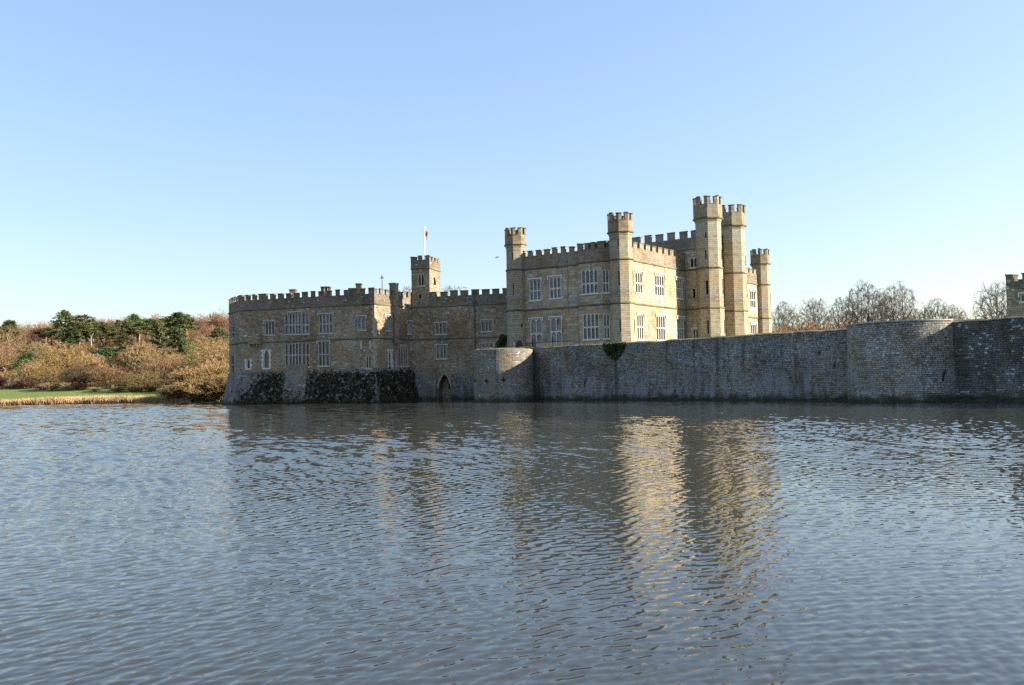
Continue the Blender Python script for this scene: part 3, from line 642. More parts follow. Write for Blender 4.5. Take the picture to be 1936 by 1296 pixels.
# porch block with its tall battlements
PH = [sn(17.1, -16), sn(17.1, 2.4), sn(26.9, 2.4), sn(26.9, -16)]
WPs, WPf = Wall(sn(17.1, 0), PH[1]), Wall(PH[1], PH[2])
wp1 = [(WPs.rect(*G4(518, 572, 580, 652)), dict(n=2, arch=.3, frame='dressed_white', hood=False)), (WPs.rect(*G4(542, 1140, 590, 1212)), dict(n=2, frame='dressed_white'))]
sp1 = [slitfit(WPs.rect(*G4(545, 822, 562, 893)), .35)]
wp2 = [(WPf.rect(*G4(795, 538, 815, 610)), dict(n=2, frame='dressed_white')), (WPf.rect(*G4(799, 757, 823, 905)), dict(n=2, trans=(.5,), frame='dressed_white'))]
dr = WPf.rect(*G4(806, 1075, 852, 1225)); dr[2] = ZG+.02
mb = MB(); wall_face(mb, Wall(PH[0], sn(17.1, 0)), 18.0, zk(20.9), []); wall_face(mb, WPs, ZG, zk(20.9), [r for r, k in wp1]+sp1); wall_face(mb, WPf, ZG, zk(20.9), [r for r, k in wp2]+[dr], .6); wall_face(mb, Wall(PH[2], PH[3]), ZG, zk(20.9), []); wall_face(mb, Wall(PH[3], PH[0]), 18, zk(20.9), [])
A = arch_pts(dr[0], dr[1], dr[3]-1.2, 1.15, 8)
for p, q in zip(A[:-1], A[1:]): mb.face([WPf.pt(p[0], -.1, p[1]), WPf.pt(q[0], -.1, q[1]), WPf.pt(q[0], -.1, dr[3]), WPf.pt(p[0], -.1, dr[3])])
porch = mb.build('gatehouse', M['ashlar'], house)
for r, k in wp1: window(house, WPs, r, gl='glass_dark', **k)
for r, k in wp2: window(house, WPf, r, gl='glass_red', **k)
for r in sp1: slit(porch, WPs, r)
mb = MB(); mb.wbox(WPf, dr[0], dr[1], -.5, -.42, dr[2], dr[3]); mb.build('door', M['oak_door'], house)
mb = MB(); battlement(mb, PH, zk(20.9), zk(22.55), zk(23.7), True, t=.55, pitch=2.1, gap=.68, proud=.05); mb.face([(p[0], p[1], 21.8) for p in PH]); mb.build('parapet', [M['ashlar_cap'], M['string']], porch)
string(porch, [sn(17.1, 0), PH[1], PH[2]], HZ1-.12, .24, .14); string(porch, [sn(17.1, 0), PH[1], PH[2]], HZ2-.12, .24, .14); string(porch, PH, zk(20.8), .22, .14, True)
# turrets: faces 0.. counted round the octagon; face index found from its outward normal
rot = math.atan2(e2[1], e2[0])
def fidx(c, a, v):
    P = octagon(c, a, rot); return max(range(8), key=lambda k: Wall(P[k], P[(k+1) % 8]).n.dot(v))
nF = np.array([e1[1], -e1[0]]); n45 = (nF+nS); n45 /= np.linalg.norm(n45)
def tur(c, a, zl, zh, zc, zt, ah, sl): return turret(house, c, rot, a, zl, zk(zh), zk(zc), zk(zt), ah, [(*G(*g), fidx(c, a, v)) for G, g, v in sl])
tc1 = A0+e1*.62+nS*0
tur(tc1, 1.27, [HZ1, HZ2], 21.35, 22.75, 23.75, 1.42, [(G3, (126, 675, 143, 772), nF), (G3, (196, 1000, 208, 1035), n45), (G3, (120, 425, 132, 475), nF), (G3, (205, 640, 206, 641), n45)])
tc2 = C0-e1*.85
tur(tc2, 1.38, [HZ1, HZ2], 21.4, 22.95, 23.95, 1.53, [(G3, (984, 310, 996, 368), nF), (G3, (988, 572, 1000, 690), nF), (G3, (1002, 970, 1014, 1065), nF), (G4, (70, 680, 80, 795), nS), (G4, (80, 1065, 90, 1160), nS), (G4, (66, 420, 72, 480), nS)])
tc3 = sn(17.6, 3.5); tc4 = sn(26.2, 3.5); tc5 = sn(LS, .1)
tur(tc3, 1.68, [HZ1, HZ2], 24.9, 26.9, 28.1, 1.9, [(G4, (640, 372, 650, 420), nF), (G4, (640, 515, 650, 590), nF), (G4, (646, 755, 664, 868), nF), (G4, (656, 1070, 670, 1175), nF), (G4, (768, 510, 775, 590), nS), (G4, (777, 745, 788, 865), nS), (G4, (790, 1065, 797, 1175), nS)])
tur(tc4, 1.68, [HZ1, HZ2], 24.9, 26.9, 28.1, 1.9, [(G4, (965, 560, 972, 640), nS), (G4, (974, 785, 984, 890), nS)])
tur(tc5, 1.32, [HZ1, HZ2], 21.4, 22.95, 23.95, 1.5, [(G4, (1160, 860, 1167, 950), nS)])
tur(A0+e2*LS*KH, 1.32, [HZ1, HZ2], 21.4, 22.95, 23.95, 1.5, [])
# small arched door and plaque at the foot of the left turret
P = octagon(tc1, 1.27+.12, rot); k = fidx(tc1, 1.39, n45); Wd = Wall(P[k], P[(k+1) % 8]); r = Wd.rect(*G3(180, 1138, 228, 1235)); r[2] = ZG+.02; r[0] = .12; r[1] = Wd.L-.12
mb = MB(); A = arch_pts(r[0], r[1], r[3]-.5, .5, 8)
mb.face([Wd.pt(r[0], .03, r[2]), Wd.pt(r[1], .03, r[2])]+[Wd.pt(p[0], .03, p[1]) for p in A[::-1]]); mb.build('door', M['oak_door'], house)
k = fidx(tc1, 1.39, nF); Wd = Wall(P[k], P[(k+1) % 8]); mb = MB(); rr = Wd.rect(*G3(136, 1158, 166, 1182)); mb.wbox(Wd, rr[0], rr[1], .005, .05, rr[2], rr[3]); mb.build('plaque', M['dressed_white'], house)
u = WS.hit(1180+508/4.18, 580)[0]; mb = MB(); mb.tube(WS.pt(u, .14, ZG), WS.pt(u, .14, 16.3), .11, .11); mb.wbox(WS, u-.2, u+.2, .02, .34, 16.3, 16.8); mb.build('drainpipe', M['lead_pipe'], house)
# terrace railing
wr = Wall(at(993, 123.0, 6.6), at(1084, 118.0, 6.6)); mb = MB()
for i in range(int(wr.L/.22)+1): mb.tube(wr.pt(i*.22, 0, 6.0), wr.pt(i*.22, 0, 7.55), .028, .028, 4)
mb.tube(wr.pt(0, 0, 7.55), wr.pt(wr.L, 0, 7.55), .04, .04, 4); mb.tube(wr.pt(0, 0, 6.3), wr.pt(wr.L, 0, 6.3), .03, .03, 4)
tag(mb.build('railing', M['iron']), 'black iron terrace railing in front of the tall arched house windows', 'railing')

# ---------------------------------------------------------------- bailey walls (displaced rubble)
from mathutils import noise as mnoise
def rough_wall(name, path, z0, ztops, t, mat, closed=False, amp=.06, du=.5, dz=.45, batter=0., lip=0.):
    """thick rubble wall along a path (outer face), uneven top"""
    path = [np.asarray(p, float) for p in path]; S = []
    for k in range(len(path)-1):
        L = np.linalg.norm(path[k+1]-path[k]); n = max(1, int(round(L/du)))
        for i in range(n): S.append((path[k]*(1-i/n)+path[k+1]*i/n, ztops[k]*(1-i/n)+ztops[k+1]*i/n))
    S.append((path[-1], ztops[-1])); pts = [s[0] for s in S]; n = len(S); arc = [0.]
    for k in range(n-1): arc.append(arc[-1]+np.linalg.norm(pts[k+1]-pts[k]))
    V = []; F = []; UV = []; nzr = max(2, int(round((max(ztops)-z0)/dz)))
    rows = nzr+1+3
    for k in range(n):
        N = mitre(pts, k, closed); zt = S[k][1]+.10*mnoise.noise(Vector((arc[k]*.35, 3.1, z0)))+.06*mnoise.noise(Vector((arc[k]*1.3, 7.1, z0)))
        for j in range(nzr+1):
            f = j/nzr; z = z0+(zt-z0)*f
            w = amp*mnoise.noise(Vector((arc[k]*.9, z*.9, 5)))+amp*1.3*mnoise.noise(Vector((arc[k]*.22, z*.22, 9)))+batter*(1-f)
            if j >= nzr-1: w += lip
            V.append((pts[k][0]+N[0]*w, pts[k][1]+N[1]*w, z)); UV.append((arc[k], z))
        for w, dzv in ((-t*.5, .16+.05*mnoise.noise(Vector((arc[k]*.8, 1, 1)))), (-t, .02), (-t, -7)):
            z = zt+dzv if dzv > -5 else 4.5; V.append((pts[k][0]+N[0]*w, pts[k][1]+N[1]*w, z)); UV.append((arc[k], zt-w+abs(dzv)))
    me = bpy.data.meshes.new(name)
    for k in range(n-1):
        for j in range(rows-1): F.append((k*rows+j, (k+1)*rows+j, (k+1)*rows+j+1, k*rows+j+1))
    me.from_pydata(V, [], F); me.materials.append(M[mat]); uvl = me.uv_layers.new(name='UVMap')
    uvl.data.foreach_set('uv', np.array([UV[i] for f in F for i in f], np.float32).ravel())
    return link(name, me)
def arc_pts(c, r, a0, a1, n): return [np.array([c[0]+r*math.cos(R(a)), c[1]+r*math.sin(R(a))]) for a in np.linspace(a0, a1, n)]
ZW = 6.77
def wtop(px, py): # wall-top picture point at height ZW
    r = ray(px, py); t = (ZW-CAM_H)/r[2]; return (r*t)[:2]
w1 = [wtop(1000, 660.3), wtop(1084.5, 654), wtop(1240, 646.6), wtop(1440, 632.8), wtop(1618, 622)]
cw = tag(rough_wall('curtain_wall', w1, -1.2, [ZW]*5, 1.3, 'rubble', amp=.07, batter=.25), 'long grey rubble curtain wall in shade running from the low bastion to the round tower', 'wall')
bc = at(951.5, 120.8, 6); bR = 3.85
bast = tag(rough_wall('bastion', arc_pts(bc, bR, 150, 380, 44), -1.2, [6.66]*44, 1.0, 'bastion_stone', amp=.03, batter=.15, lip=.0), 'low round bastion with cross shaped arrow loops where the curtain wall meets the water inlet', 'bastion')
for px, py, s_ in ((898.5, 721.5, .45), (919.5, 721.3, .6), (952.3, 719.2, .66)):
    r = ray(px, py); d2 = r[:2]/np.linalg.norm(r[:2]); oc = -bc; bq_ = d2.dot(oc); rr_ = bR+.06; tt = -bq_-math.sqrt(max(bq_*bq_-(oc.dot(oc)-rr_*rr_), .01)); p = d2*tt; N = (p-bc)/np.linalg.norm(p-bc)
    z = CAM_H+r[2]/np.linalg.norm(r[:2])*tt; Tt = np.array([-N[1], N[0]]); Wx = Wall(p-Tt*.5, p+Tt*.5); mb = MB(); rim = MB()
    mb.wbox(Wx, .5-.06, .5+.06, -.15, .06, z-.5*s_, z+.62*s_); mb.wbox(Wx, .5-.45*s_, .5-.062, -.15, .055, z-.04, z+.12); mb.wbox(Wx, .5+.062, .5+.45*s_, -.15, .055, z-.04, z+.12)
    mb.build('arrow_loop', M['void'], bast)  # solid dark crosses on the wall face, the loops' inner shade is their colour
tc = at(1712, 84.0, 6); tR = 5.0
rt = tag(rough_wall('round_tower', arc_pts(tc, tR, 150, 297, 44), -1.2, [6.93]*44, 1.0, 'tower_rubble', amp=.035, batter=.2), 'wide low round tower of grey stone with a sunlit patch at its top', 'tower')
w2 = [wtop(1796, 610.2)]; w2 = [w2[0]+(w2[0]-wtop(1936, 599.4))*.5, w2[0], wtop(1870, 604.8), wtop(1936, 599.4)]; w2.append(w2[-1]+(w2[-1]-w2[1])*2.5)
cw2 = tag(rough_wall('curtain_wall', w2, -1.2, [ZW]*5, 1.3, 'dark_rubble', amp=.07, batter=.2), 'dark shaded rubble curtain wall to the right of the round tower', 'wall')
# coping slab of the round tower
mb = MB(); mb.sweep(arc_pts(tc, tR, 150, 296, 40), [(.05, 6.95), (.06, 7.06), (-.75, 7.09), (-.75, 6.95)]); mb.build('coping', M['dressed'], rt)
# gate tower at the right edge of the picture
g0 = at(1903, 96, 10); ge = e1
gt = tag(empty('gate_tower', (float(g0[0]), float(g0[1]), 6)), 'square battlemented stone gate tower cut off by the right edge of the picture', 'tower')
gd = np.array([.84, -.5426]); gn = np.array([.5426, .84]); gp = [g0, g0+gd*8, g0+gd*8+gn*8, g0+gn*8]; GW = [Wall(gp[i], gp[(i+1) % 4]) for i in range(4)]
zt = CAM_H+proj_h(1920, 519, 96); r = GW[0].rect(1929, 557, 1940, 571)
mb = MB()
for i in range(4): wall_face(mb, GW[i], 5.5, zt-1.6, [r] if i == 0 else [])
mb.build('wall', M['ragstone'], gt); window(gt, GW[0], r, n=1, frame='dressed_white', gl='glass_red')
mb = MB(); battlement(mb, gp, zt-1.6, zt-.85, zt, True, pitch=1.7, gap=.8, proud=.0); mb.face([(p[0], p[1], zt-1.2) for p in gp]); mb.build('parapet', [M['ragstone_cap'], M['string']], gt)

# ================================================================== LAND AND WATER
def sstep(x, a, b):
    t = np.clip((x-a)/(b-a), 0, 1); return t*t*(3-2*t)
def wave(x, y, s): return np.sin(x/s+1.3*np.sin(y/s*.7+1))*np.cos(y/s*.9+.8*np.sin(x/s*.6))
def height(X, Y):
    X = np.asarray(X, float); Y = np.asarray(Y, float)
    ys = 173 + np.clip(-(X+60)*.18, -3, 20)*1.0 + 1.2*np.sin(X*.13) - 28*sstep(X, 0, 30)
    t = Y-ys
    z = -1.5 + 1.9*sstep(t, -4, 1.5) + .035*np.clip(t, 0, 70) + .9*sstep(t, 30, 60)
    hf = (.86+.14*sstep(X, -260, -150))*(1-sstep(X/np.maximum(Y, 1), -.26, .02))
    z = z + hf*(23*sstep(t, 45, 250)) + hf*1.2*wave(X, Y, 28)*sstep(t, 50, 120)
    z = z + sstep(X, 10, 40)*sstep(t, 0, 20)*3.6
    z = z + sstep(Y, 600, 2500)*(-hf*12)
    return np.where(Y < 100, -1.5, z)
xs = np.unique(np.concatenate([-np.geomspace(300, 6000, 14), np.arange(-300, 160, 4.), np.geomspace(160, 6000, 18)]))
ys_ = np.unique(np.concatenate([[-800, -200, 0, 60, 120, 140], np.arange(150, 480, 4.), np.geomspace(480, 9000, 22)]))
GX, GY = np.meshgrid(xs, ys_); GZ = height(GX, GY)
nx, ny = len(xs), len(ys_); idx = np.arange(nx*ny).reshape(ny, nx)
Fq = np.stack([idx[:-1, :-1], idx[:-1, 1:], idx[1:, 1:], idx[1:, :-1]], -1).reshape(-1, 4)
t = NT('ground_cover'); geo = t.n('NewGeometry'); pos = geo.outputs['Position']
sp = t.n('SeparateXYZ'); t.l(pos, sp.inputs[0])
n1 = t.noise(pos, .05, 5, .6); n2 = t.noise(pos, .9, 5, .7)
grass = t.ramp(n2, [(.3, (.13, .165, .035)), (.7, (.20, .24, .065))])
scrub = t.ramp(n2, [(.3, (.045, .034, .018)), (.5, (.10, .062, .03)), (.72, (.09, .10, .03))])
hz_ = t.math('ADD', sp.outputs[2], t.math('MULTIPLY', t.math('SUBTRACT', n1, .5), 3.0))
mx = t.step(hz_, 3.9, 4.5); n3 = t.noise(pos, .035, 3, .5, dist=.4)
mx = t.math('MULTIPLY', mx, t.math('SUBTRACT', 1.0, t.math('MULTIPLY', t.step(n3, .5, .6), t.step(hz_, 12., 8.))))
c = t.mix(mx, grass, scrub); c = t.mix(t.step(hz_, .55, .2), c, (.10, .075, .045))
t.bump(n2, .8, .3); M['ground'] = t.fin(c, .95, .1)
gnd = fast_mesh('ground', np.stack([GX, GY, GZ], -1).reshape(-1, 3), Fq, M['ground'], smooth=True); tag(gnd, 'grassy bank and wooded hillside beyond the lake', None, None, 'structure')
# castle island
isl = [bc+np.array([-2.6, 1.5]), bc+np.array([1, -2.2]), w1[0]+np.array([.9, .9]), w1[2]+np.array([.8, .6]), w1[4]+np.array([.6, .4]), tc+np.array([-2.5, -1.5]), tc+np.array([0, -3.2]), tc+np.array([2.4, -1.8]), w2[1]+np.array([.6, .3]), w2[4]+np.array([.7, .3]),
       (140, 20), (140, 185), (-4, 185), (-6, 150), (-2.6, 134)]
mb = MB(); isl = [np.asarray(p, float) for p in isl]; mb.prism(isl, -1.4, 5.95); M['lawn'] = plain('lawn_grass', (.08, .13, .03), .35, 1.2, .95, .1, bump=.4)
tag(mb.build('lawn', M['lawn']), 'castle lawn behind the curtain walls', None, None, 'structure')
mb = MB(); mb.prism(arc_pts(tc, tR-.95, 0, 350, 24), 5.9, 6.33); M['gravel'] = plain('gravel', (.30, .26, .2), .3, 4, .95, .1); tag(mb.build('path', M['gravel']), 'gravel walk on the round tower', None, None, 'structure')

# water: rippled surface, real wave relief near the shore we stand on
def water_mesh():
    q = .0021; th = np.linspace(-R(43), R(43), 640); rr = 4.6*np.exp(np.arange(0, 2140)*q); nr = len(rr)
    TH, RR = np.meshgrid(th, rr); X = RR*np.sin(TH); Y = RR*np.cos(TH); Z = np.zeros_like(X)
    g = np.random.default_rng(11); dl = rr*q
    patch = .55+.38*(.5+.5*wave(X, Y, 7.))+.5*(.5+.5*wave(X+50, Y, 26.))
    for k in range(230):
        lam = .115*(57.**g.random()); a = R(-40)+g.normal(0, R(30)); ph0 = g.random()*6.28
        w = np.clip((lam/dl-3.5)/2.5, 0, 1)*np.clip((np.maximum(.42, 9*dl)-lam)/(.25*lam), 0, 1); on = np.nonzero(w > 0)[0]
        if len(on) == 0: continue
        sl_ = slice(on[0], on[-1]+1); x, y = X[sl_], Y[sl_]
        kx, ky = math.cos(a)*2*math.pi/lam, math.sin(a)*2*math.pi/lam; ph = kx*x+ky*y+ph0+.8*wave(x*.9+k, y, 5.3)
        Z[sl_] += (.0104*lam/(2*math.pi)*w[sl_])[:, None]*(np.sin(ph)+.25*np.sin(2*ph+1.57))
    Z *= patch*(1+(.9+.5*sstep(-X/Y, .29, .37))*sstep(RR, 12, 28)*(1-.75*sstep(RR, 55, 88)*sstep(X/Y, -.37, -.29)))
    V = np.stack([X, Y, Z], -1).reshape(-1, 3); n, m = X.shape; idx = np.arange(n*m).reshape(n, m)
    F = np.stack([idx[:-1, :-1], idx[:-1, 1:], idx[1:, 1:], idx[1:, :-1]], -1).reshape(-1, 4)
    return V, F
t = NT('lake_water'); geo = t.n('NewGeometry'); pos = geo.outputs['Position']
ln_ = t.n('VectorMath', operation='LENGTH'); t.l(pos, ln_.inputs[0]); dist = ln_.outputs[1]
mp = t.n('Mapping'); t.l(pos, mp.inputs[0]); mp.inputs['Rotation'].default_value = (0, 0, R(-28)); mp.inputs['Scale'].default_value = (1.0, .5, 1)
def slopes(scale, amp, detail, vec): return t.vmath('MULTIPLY', t.vmath('SUBTRACT', t.noise(vec, scale, detail, .55, 1), (.5, .5, .5)), (amp, amp, 0))
gs = t.n('VectorMath', operation='SCALE'); t.l(slopes(9.0, .11, 3, mp.outputs[0]), gs.inputs[0]); gs.inputs['Scale'].default_value = 1.0
nn = t.n('VectorMath', operation='NORMALIZE'); t.l(t.vmath('ADD', geo.outputs['Normal'], gs.outputs[0]), nn.inputs[0]); t.l(nn.outputs[0], t.b.inputs['Normal'])
t.b.inputs['IOR'].default_value = 1.333
M['water'] = t.fin((.040, .042, .032), .02, .5)
V, F = water_mesh(); wat = fast_mesh('water', V, F, M['water'], smooth=True); tag(wat, 'rippled grey blue lake reflecting sky and castle', None, None, 'structure')

# grassy ledge along the foot of the curtain wall
def ledge(path, w, h, label, name='bank'):
    mb = MB(); P = []
    path = [np.asarray(p, float) for p in path]; S = []
    for k in range(len(path)-1):
        n = int(np.linalg.norm(path[k+1]-path[k])/.8)+1
        S += [path[k]*(1-i/n)+path[k+1]*i/n for i in range(n)]
    S.append(path[-1]); rows = []
    for k, p in enumerate(S):
        N = mitre(S, k, False); ww = w*(.55+.45*mnoise.noise(Vector((k*.23, 1, 4)))); hh = h*(.7+.5*mnoise.noise(Vector((k*.31, 5, 2))))
        rows.append([(p[0]+N[0]*(ww+.3), p[1]+N[1]*(ww+.3), -.3), (p[0]+N[0]*ww, p[1]+N[1]*ww, hh*.5), (p[0]+N[0]*ww*.3, p[1]+N[1]*ww*.3, hh), (p[0]-N[0]*.3, p[1]-N[1]*.3, hh*1.3)])
    for a, b in zip(rows[:-1], rows[1:]):
        for j in range(3): mb.face([a[j], b[j], b[j+1], a[j+1]])
    o = mb.build(name, M['mossbank']); return tag(o, label, None, None, 'structure')
M['mossbank'] = plain('mossy_bank', (.036, .034, .020), .5, 1.5, .95, .1, bump=.6)
ledge([w1[0]*.99+w1[1]*.01, *w1[1:4], w1[4]*.97+w1[3]*.03], .7, .35, 'mossy ledge at the foot of the curtain wall'); ledge(w2[1:], .8, .5, 'mossy ledge at the foot of the dark curtain wall')

# ================================================================== PLANTS
def quads(c, nrm_jit, size, g, asp=.6):
    """small leaf-sized quads at centres c (n,3), random facing"""
    n = len(c); a = g.normal(size=(n, 3)); a /= np.linalg.norm(a, axis=1, keepdims=True)
    b = np.cross(a, g.normal(size=(n, 3))); b /= np.linalg.norm(b, axis=1, keepdims=True)
    s = (size*(.6+.8*g.random(n)))[:, None]
    V = np.stack([c-a*s-b*s*asp, c+a*s-b*s*asp*.6, c+a*s*.9+b*s*asp, c-a*s*.8+b*s*asp*.7], 1).reshape(-1, 3)
    return V, np.arange(4*n).reshape(n, 4)

def segs_mesh(P, Q, r0, r1, k=3):
    """many tapered twigs at once"""
    P, Q = np.asarray(P, float), np.asarray(Q, float); n = len(P); d = Q-P; d /= np.maximum(np.linalg.norm(d, axis=1, keepdims=True), 1e-9)
    ref = np.where(np.abs(d[:, 2:3]) < .9, np.array([[0, 0, 1.]]), np.array([[1., 0, 0]]))
    a = np.cross(d, ref); a /= np.linalg.norm(a, axis=1, keepdims=True); b = np.cross(d, a)
    ang = np.arange(k)*2*math.pi/k; r0 = np.asarray(r0)[:, None, None]; r1 = np.asarray(r1)[:, None, None]
    ring = a[:, None]*np.cos(ang)[None, :, None]+b[:, None]*np.sin(ang)[None, :, None]
    V = np.concatenate([P[:, None]+ring*r0, Q[:, None]+ring*r1], 1).reshape(-1, 3)
    base = (np.arange(n)*2*k)[:, None, None]; i = np.arange(k)
    f = np.stack([i, (i+1) % k, (i+1) % k+k, i+k], -1)[None]
    return V, (base+f).reshape(-1, 4)

def grow_tree(seed, h, spread=.55, trunk_h=.25, levels=6, up=.12, kids=(2, 3), r0=.03, wander=.16, lean=(0, 0), shrink=.74, stems=1, first=.34):
    g = np.random.default_rng(seed); segs = []
    def branch(p, d, L, r, lv):
        n = 3 if lv < 3 else 2; q = p
        for i in range(n):
            d = d+g.normal(0, wander*(.6 if lv == 0 else 1), 3)+np.array([0, 0, up*(1 if lv else .5)]); d /= np.linalg.norm(d)
            e = q+d*L/n; ra, rb = r*(1-.3*i/n), r*(1-.3*(i+1)/n); segs.append((q, e, ra, rb, lv)); q = e
            if lv >= 1 and lv < levels and i < n-1 and g.random() < .75: kid(q, d, L*g.uniform(.5, .72), rb*.55, lv+1)
            if lv == 0 and i > 0: kid(q, d, h*first*g.uniform(.6, .9), rb*.5, 1)
        if lv < levels:
            for c in range(g.integers(kids[0], kids[1]+1)): kid(q, d, L*shrink*g.uniform(.75, 1.15) if lv else h*first*g.uniform(.8, 1.15), rb*.66, lv+1)
    def kid(p, d, L, r, lv):
        v = g.normal(size=3); v -= d*v.dot(d); v /= np.linalg.norm(v)
        nd = d+v*spread*g.uniform(.6, 1.5); nd /= np.linalg.norm(nd); branch(p, nd, L, max(r, .012), lv)
    for s in range(stems):
        d0 = np.array([lean[0]+(g.normal(0, .35) if stems > 1 else 0), lean[1]+(g.normal(0, .35) if stems > 1 else 0), 1.]); d0 /= np.linalg.norm(d0)
        branch(np.array([g.normal(0, .15)*(stems > 1), g.normal(0, .15)*(stems > 1), -.2]), d0, h*trunk_h*(1 if stems == 1 else g.uniform(.6, 1.2)), h*r0*(1 if stems == 1 else .6), 0)
    P = np.array([s[0] for s in segs]); Q = np.array([s[1] for s in segs]); a = np.array([s[2] for s in segs]); b = np.array([s[3] for s in segs]); lv = np.array([s[4] for s in segs])
    top = max(P[:, 2].max(), Q[:, 2].max()); k = h/top; return P*k, Q*k, a, b, lv

def bare_tree(name, seed, h, mats, twig=.020, cut=2, **kw):
    P, Q, a, b, lv = grow_tree(seed, h, **kw); root = empty(name)
    lo = lv <= cut
    V, F = segs_mesh(P[lo], Q[lo], np.maximum(a[lo], .03), np.maximum(b[lo], .025), 6); fast_mesh('trunk', V, F, M[mats[0]], root, True)
    V, F = segs_mesh(P[~lo], Q[~lo], np.maximum(a[~lo], twig), np.maximum(b[~lo], twig*.8), 3); fast_mesh('crown', V, F, M[mats[1]], root)
    return root

from mathutils import kdtree
def colonise(seed, h, w, base=.3, n_att=650, stepf=30, stems=1, lean=(0, 0), jit=.25, inert=.45, upt=.06, lump=.35, tipr=.014, twigs=3, shell=.5, wide=.55, ex=2.6):
    g = np.random.default_rng(seed); step = h/stepf; cb = base*h; cz = cb+(h-cb)*wide*.8
    A = []
    while len(A) < n_att:
        d = g.normal(size=3); d /= np.linalg.norm(d); r = g.random()**shell
        r *= 1+lump*mnoise.noise(Vector(d*1.7+seed)); zz = d[2]*((h-cz) if d[2] > 0 else (cz-cb))
        q = np.array([d[0]*w/2, d[1]*w/2, zz])*r+np.array([0, 0, cz])
        A.append(q)
    A = np.array(A); N = []; par = []
    for s_ in range(stems):
        p = np.array([g.normal(0, .2)*(stems > 1), g.normal(0, .2)*(stems > 1), -.2]); d = np.array([lean[0]+g.normal(0, .28 if stems > 1 else .05), lean[1]+g.normal(0, .28 if stems > 1 else .05), 1.]); last = -1
        while p[2] < cb*g.uniform(.8, 1.1): N.append(p); par.append(last); last = len(N)-1; d = d/np.linalg.norm(d); p = p+d*step; d = d+g.normal(0, .09, 3)
        N.append(p); par.append(last)
    alive = np.ones(len(A), bool)
    for it in range(90):
        kd = kdtree.KDTree(len(N))
        for i, q in enumerate(N): kd.insert(q, i)
        kd.balance(); acc = {}
        for i in np.nonzero(alive)[0]:
            co, j, dd = kd.find(A[i])
            if dd < step*1.15: alive[i] = False; continue
            if dd < step*(30 if it < 12 else 9): v = A[i]-N[j]; acc.setdefault(j, []).append(v/np.linalg.norm(v))
        if not acc: break
        for j, vs in acc.items():
            d = np.mean(vs, 0); l = np.linalg.norm(d); d = d/max(l, .05)
            if par[j] >= 0: pd = N[j]-N[par[j]]; d = d*.75+inert*pd/np.linalg.norm(pd)
            d = d+g.normal(0, jit, 3)+np.array([0, 0, upt]); d /= np.linalg.norm(d); q = N[j]+d*step
            co, k2, dd = kd.find(q)
            if dd > step*.3: N.append(q); par.append(j)
    N = np.array(N); par = np.array(par); n = len(N); kidn = np.zeros(n, int); np.add.at(kidn, par[par >= 0], 1)
    rp = np.full(n, tipr**ex)*(kidn == 0)
    for i in range(n-1, -1, -1):
        if par[i] >= 0: rp[par[i]] += rp[i]
    rad = np.maximum(rp, tipr**ex)**(1/ex); segs = [(N[par[i]], N[i], min(rad[par[i]], rad[i]*1.6), rad[i]) for i in range(n) if par[i] >= 0]
    tw = []
    for i in range(n):
        if par[i] < 0 or rad[i] > tipr*2.6: continue
        pd = N[i]-N[par[i]]; pd /= np.linalg.norm(pd)
        for c in range(twigs if kidn[i] == 0 else max(1, twigs-2)):
            d = pd+g.normal(0, .55, 3)+np.array([0, 0, .12]); d /= np.linalg.norm(d); m = N[i]+d*step*g.uniform(.5, .9); tw.append((N[i], m, tipr*.8, tipr*.6))
            for e in range(2): d2 = d+g.normal(0, .45, 3); d2 /= np.linalg.norm(d2); tw.append((m, m+d2*step*g.uniform(.5, .9), tipr*.6, tipr*.4))
    return segs, tw, rad.max()
def crown_tree(name, seed, h, mats, w=8., thick=2.6, twig=.026, **kw):
    segs, tw, rm = colonise(seed, h, w, tipr=twig, **kw); root = empty(name); big = [q for q in segs if q[3] > twig*thick]; sm = [q for q in segs if q[3] <= twig*thick]+tw
    V, F = segs_mesh([q[0] for q in big], [q[1] for q in big], [q[2] for q in big], [q[3] for q in big], 6); fast_mesh('trunk', V, F, M[mats[0]], root, True)
    V, F = segs_mesh([q[0] for q in sm], [q[1] for q in sm], [q[2] for q in sm], [q[3] for q in sm], 3); fast_mesh('crown', V, F, M[mats[1]], root)
    return root

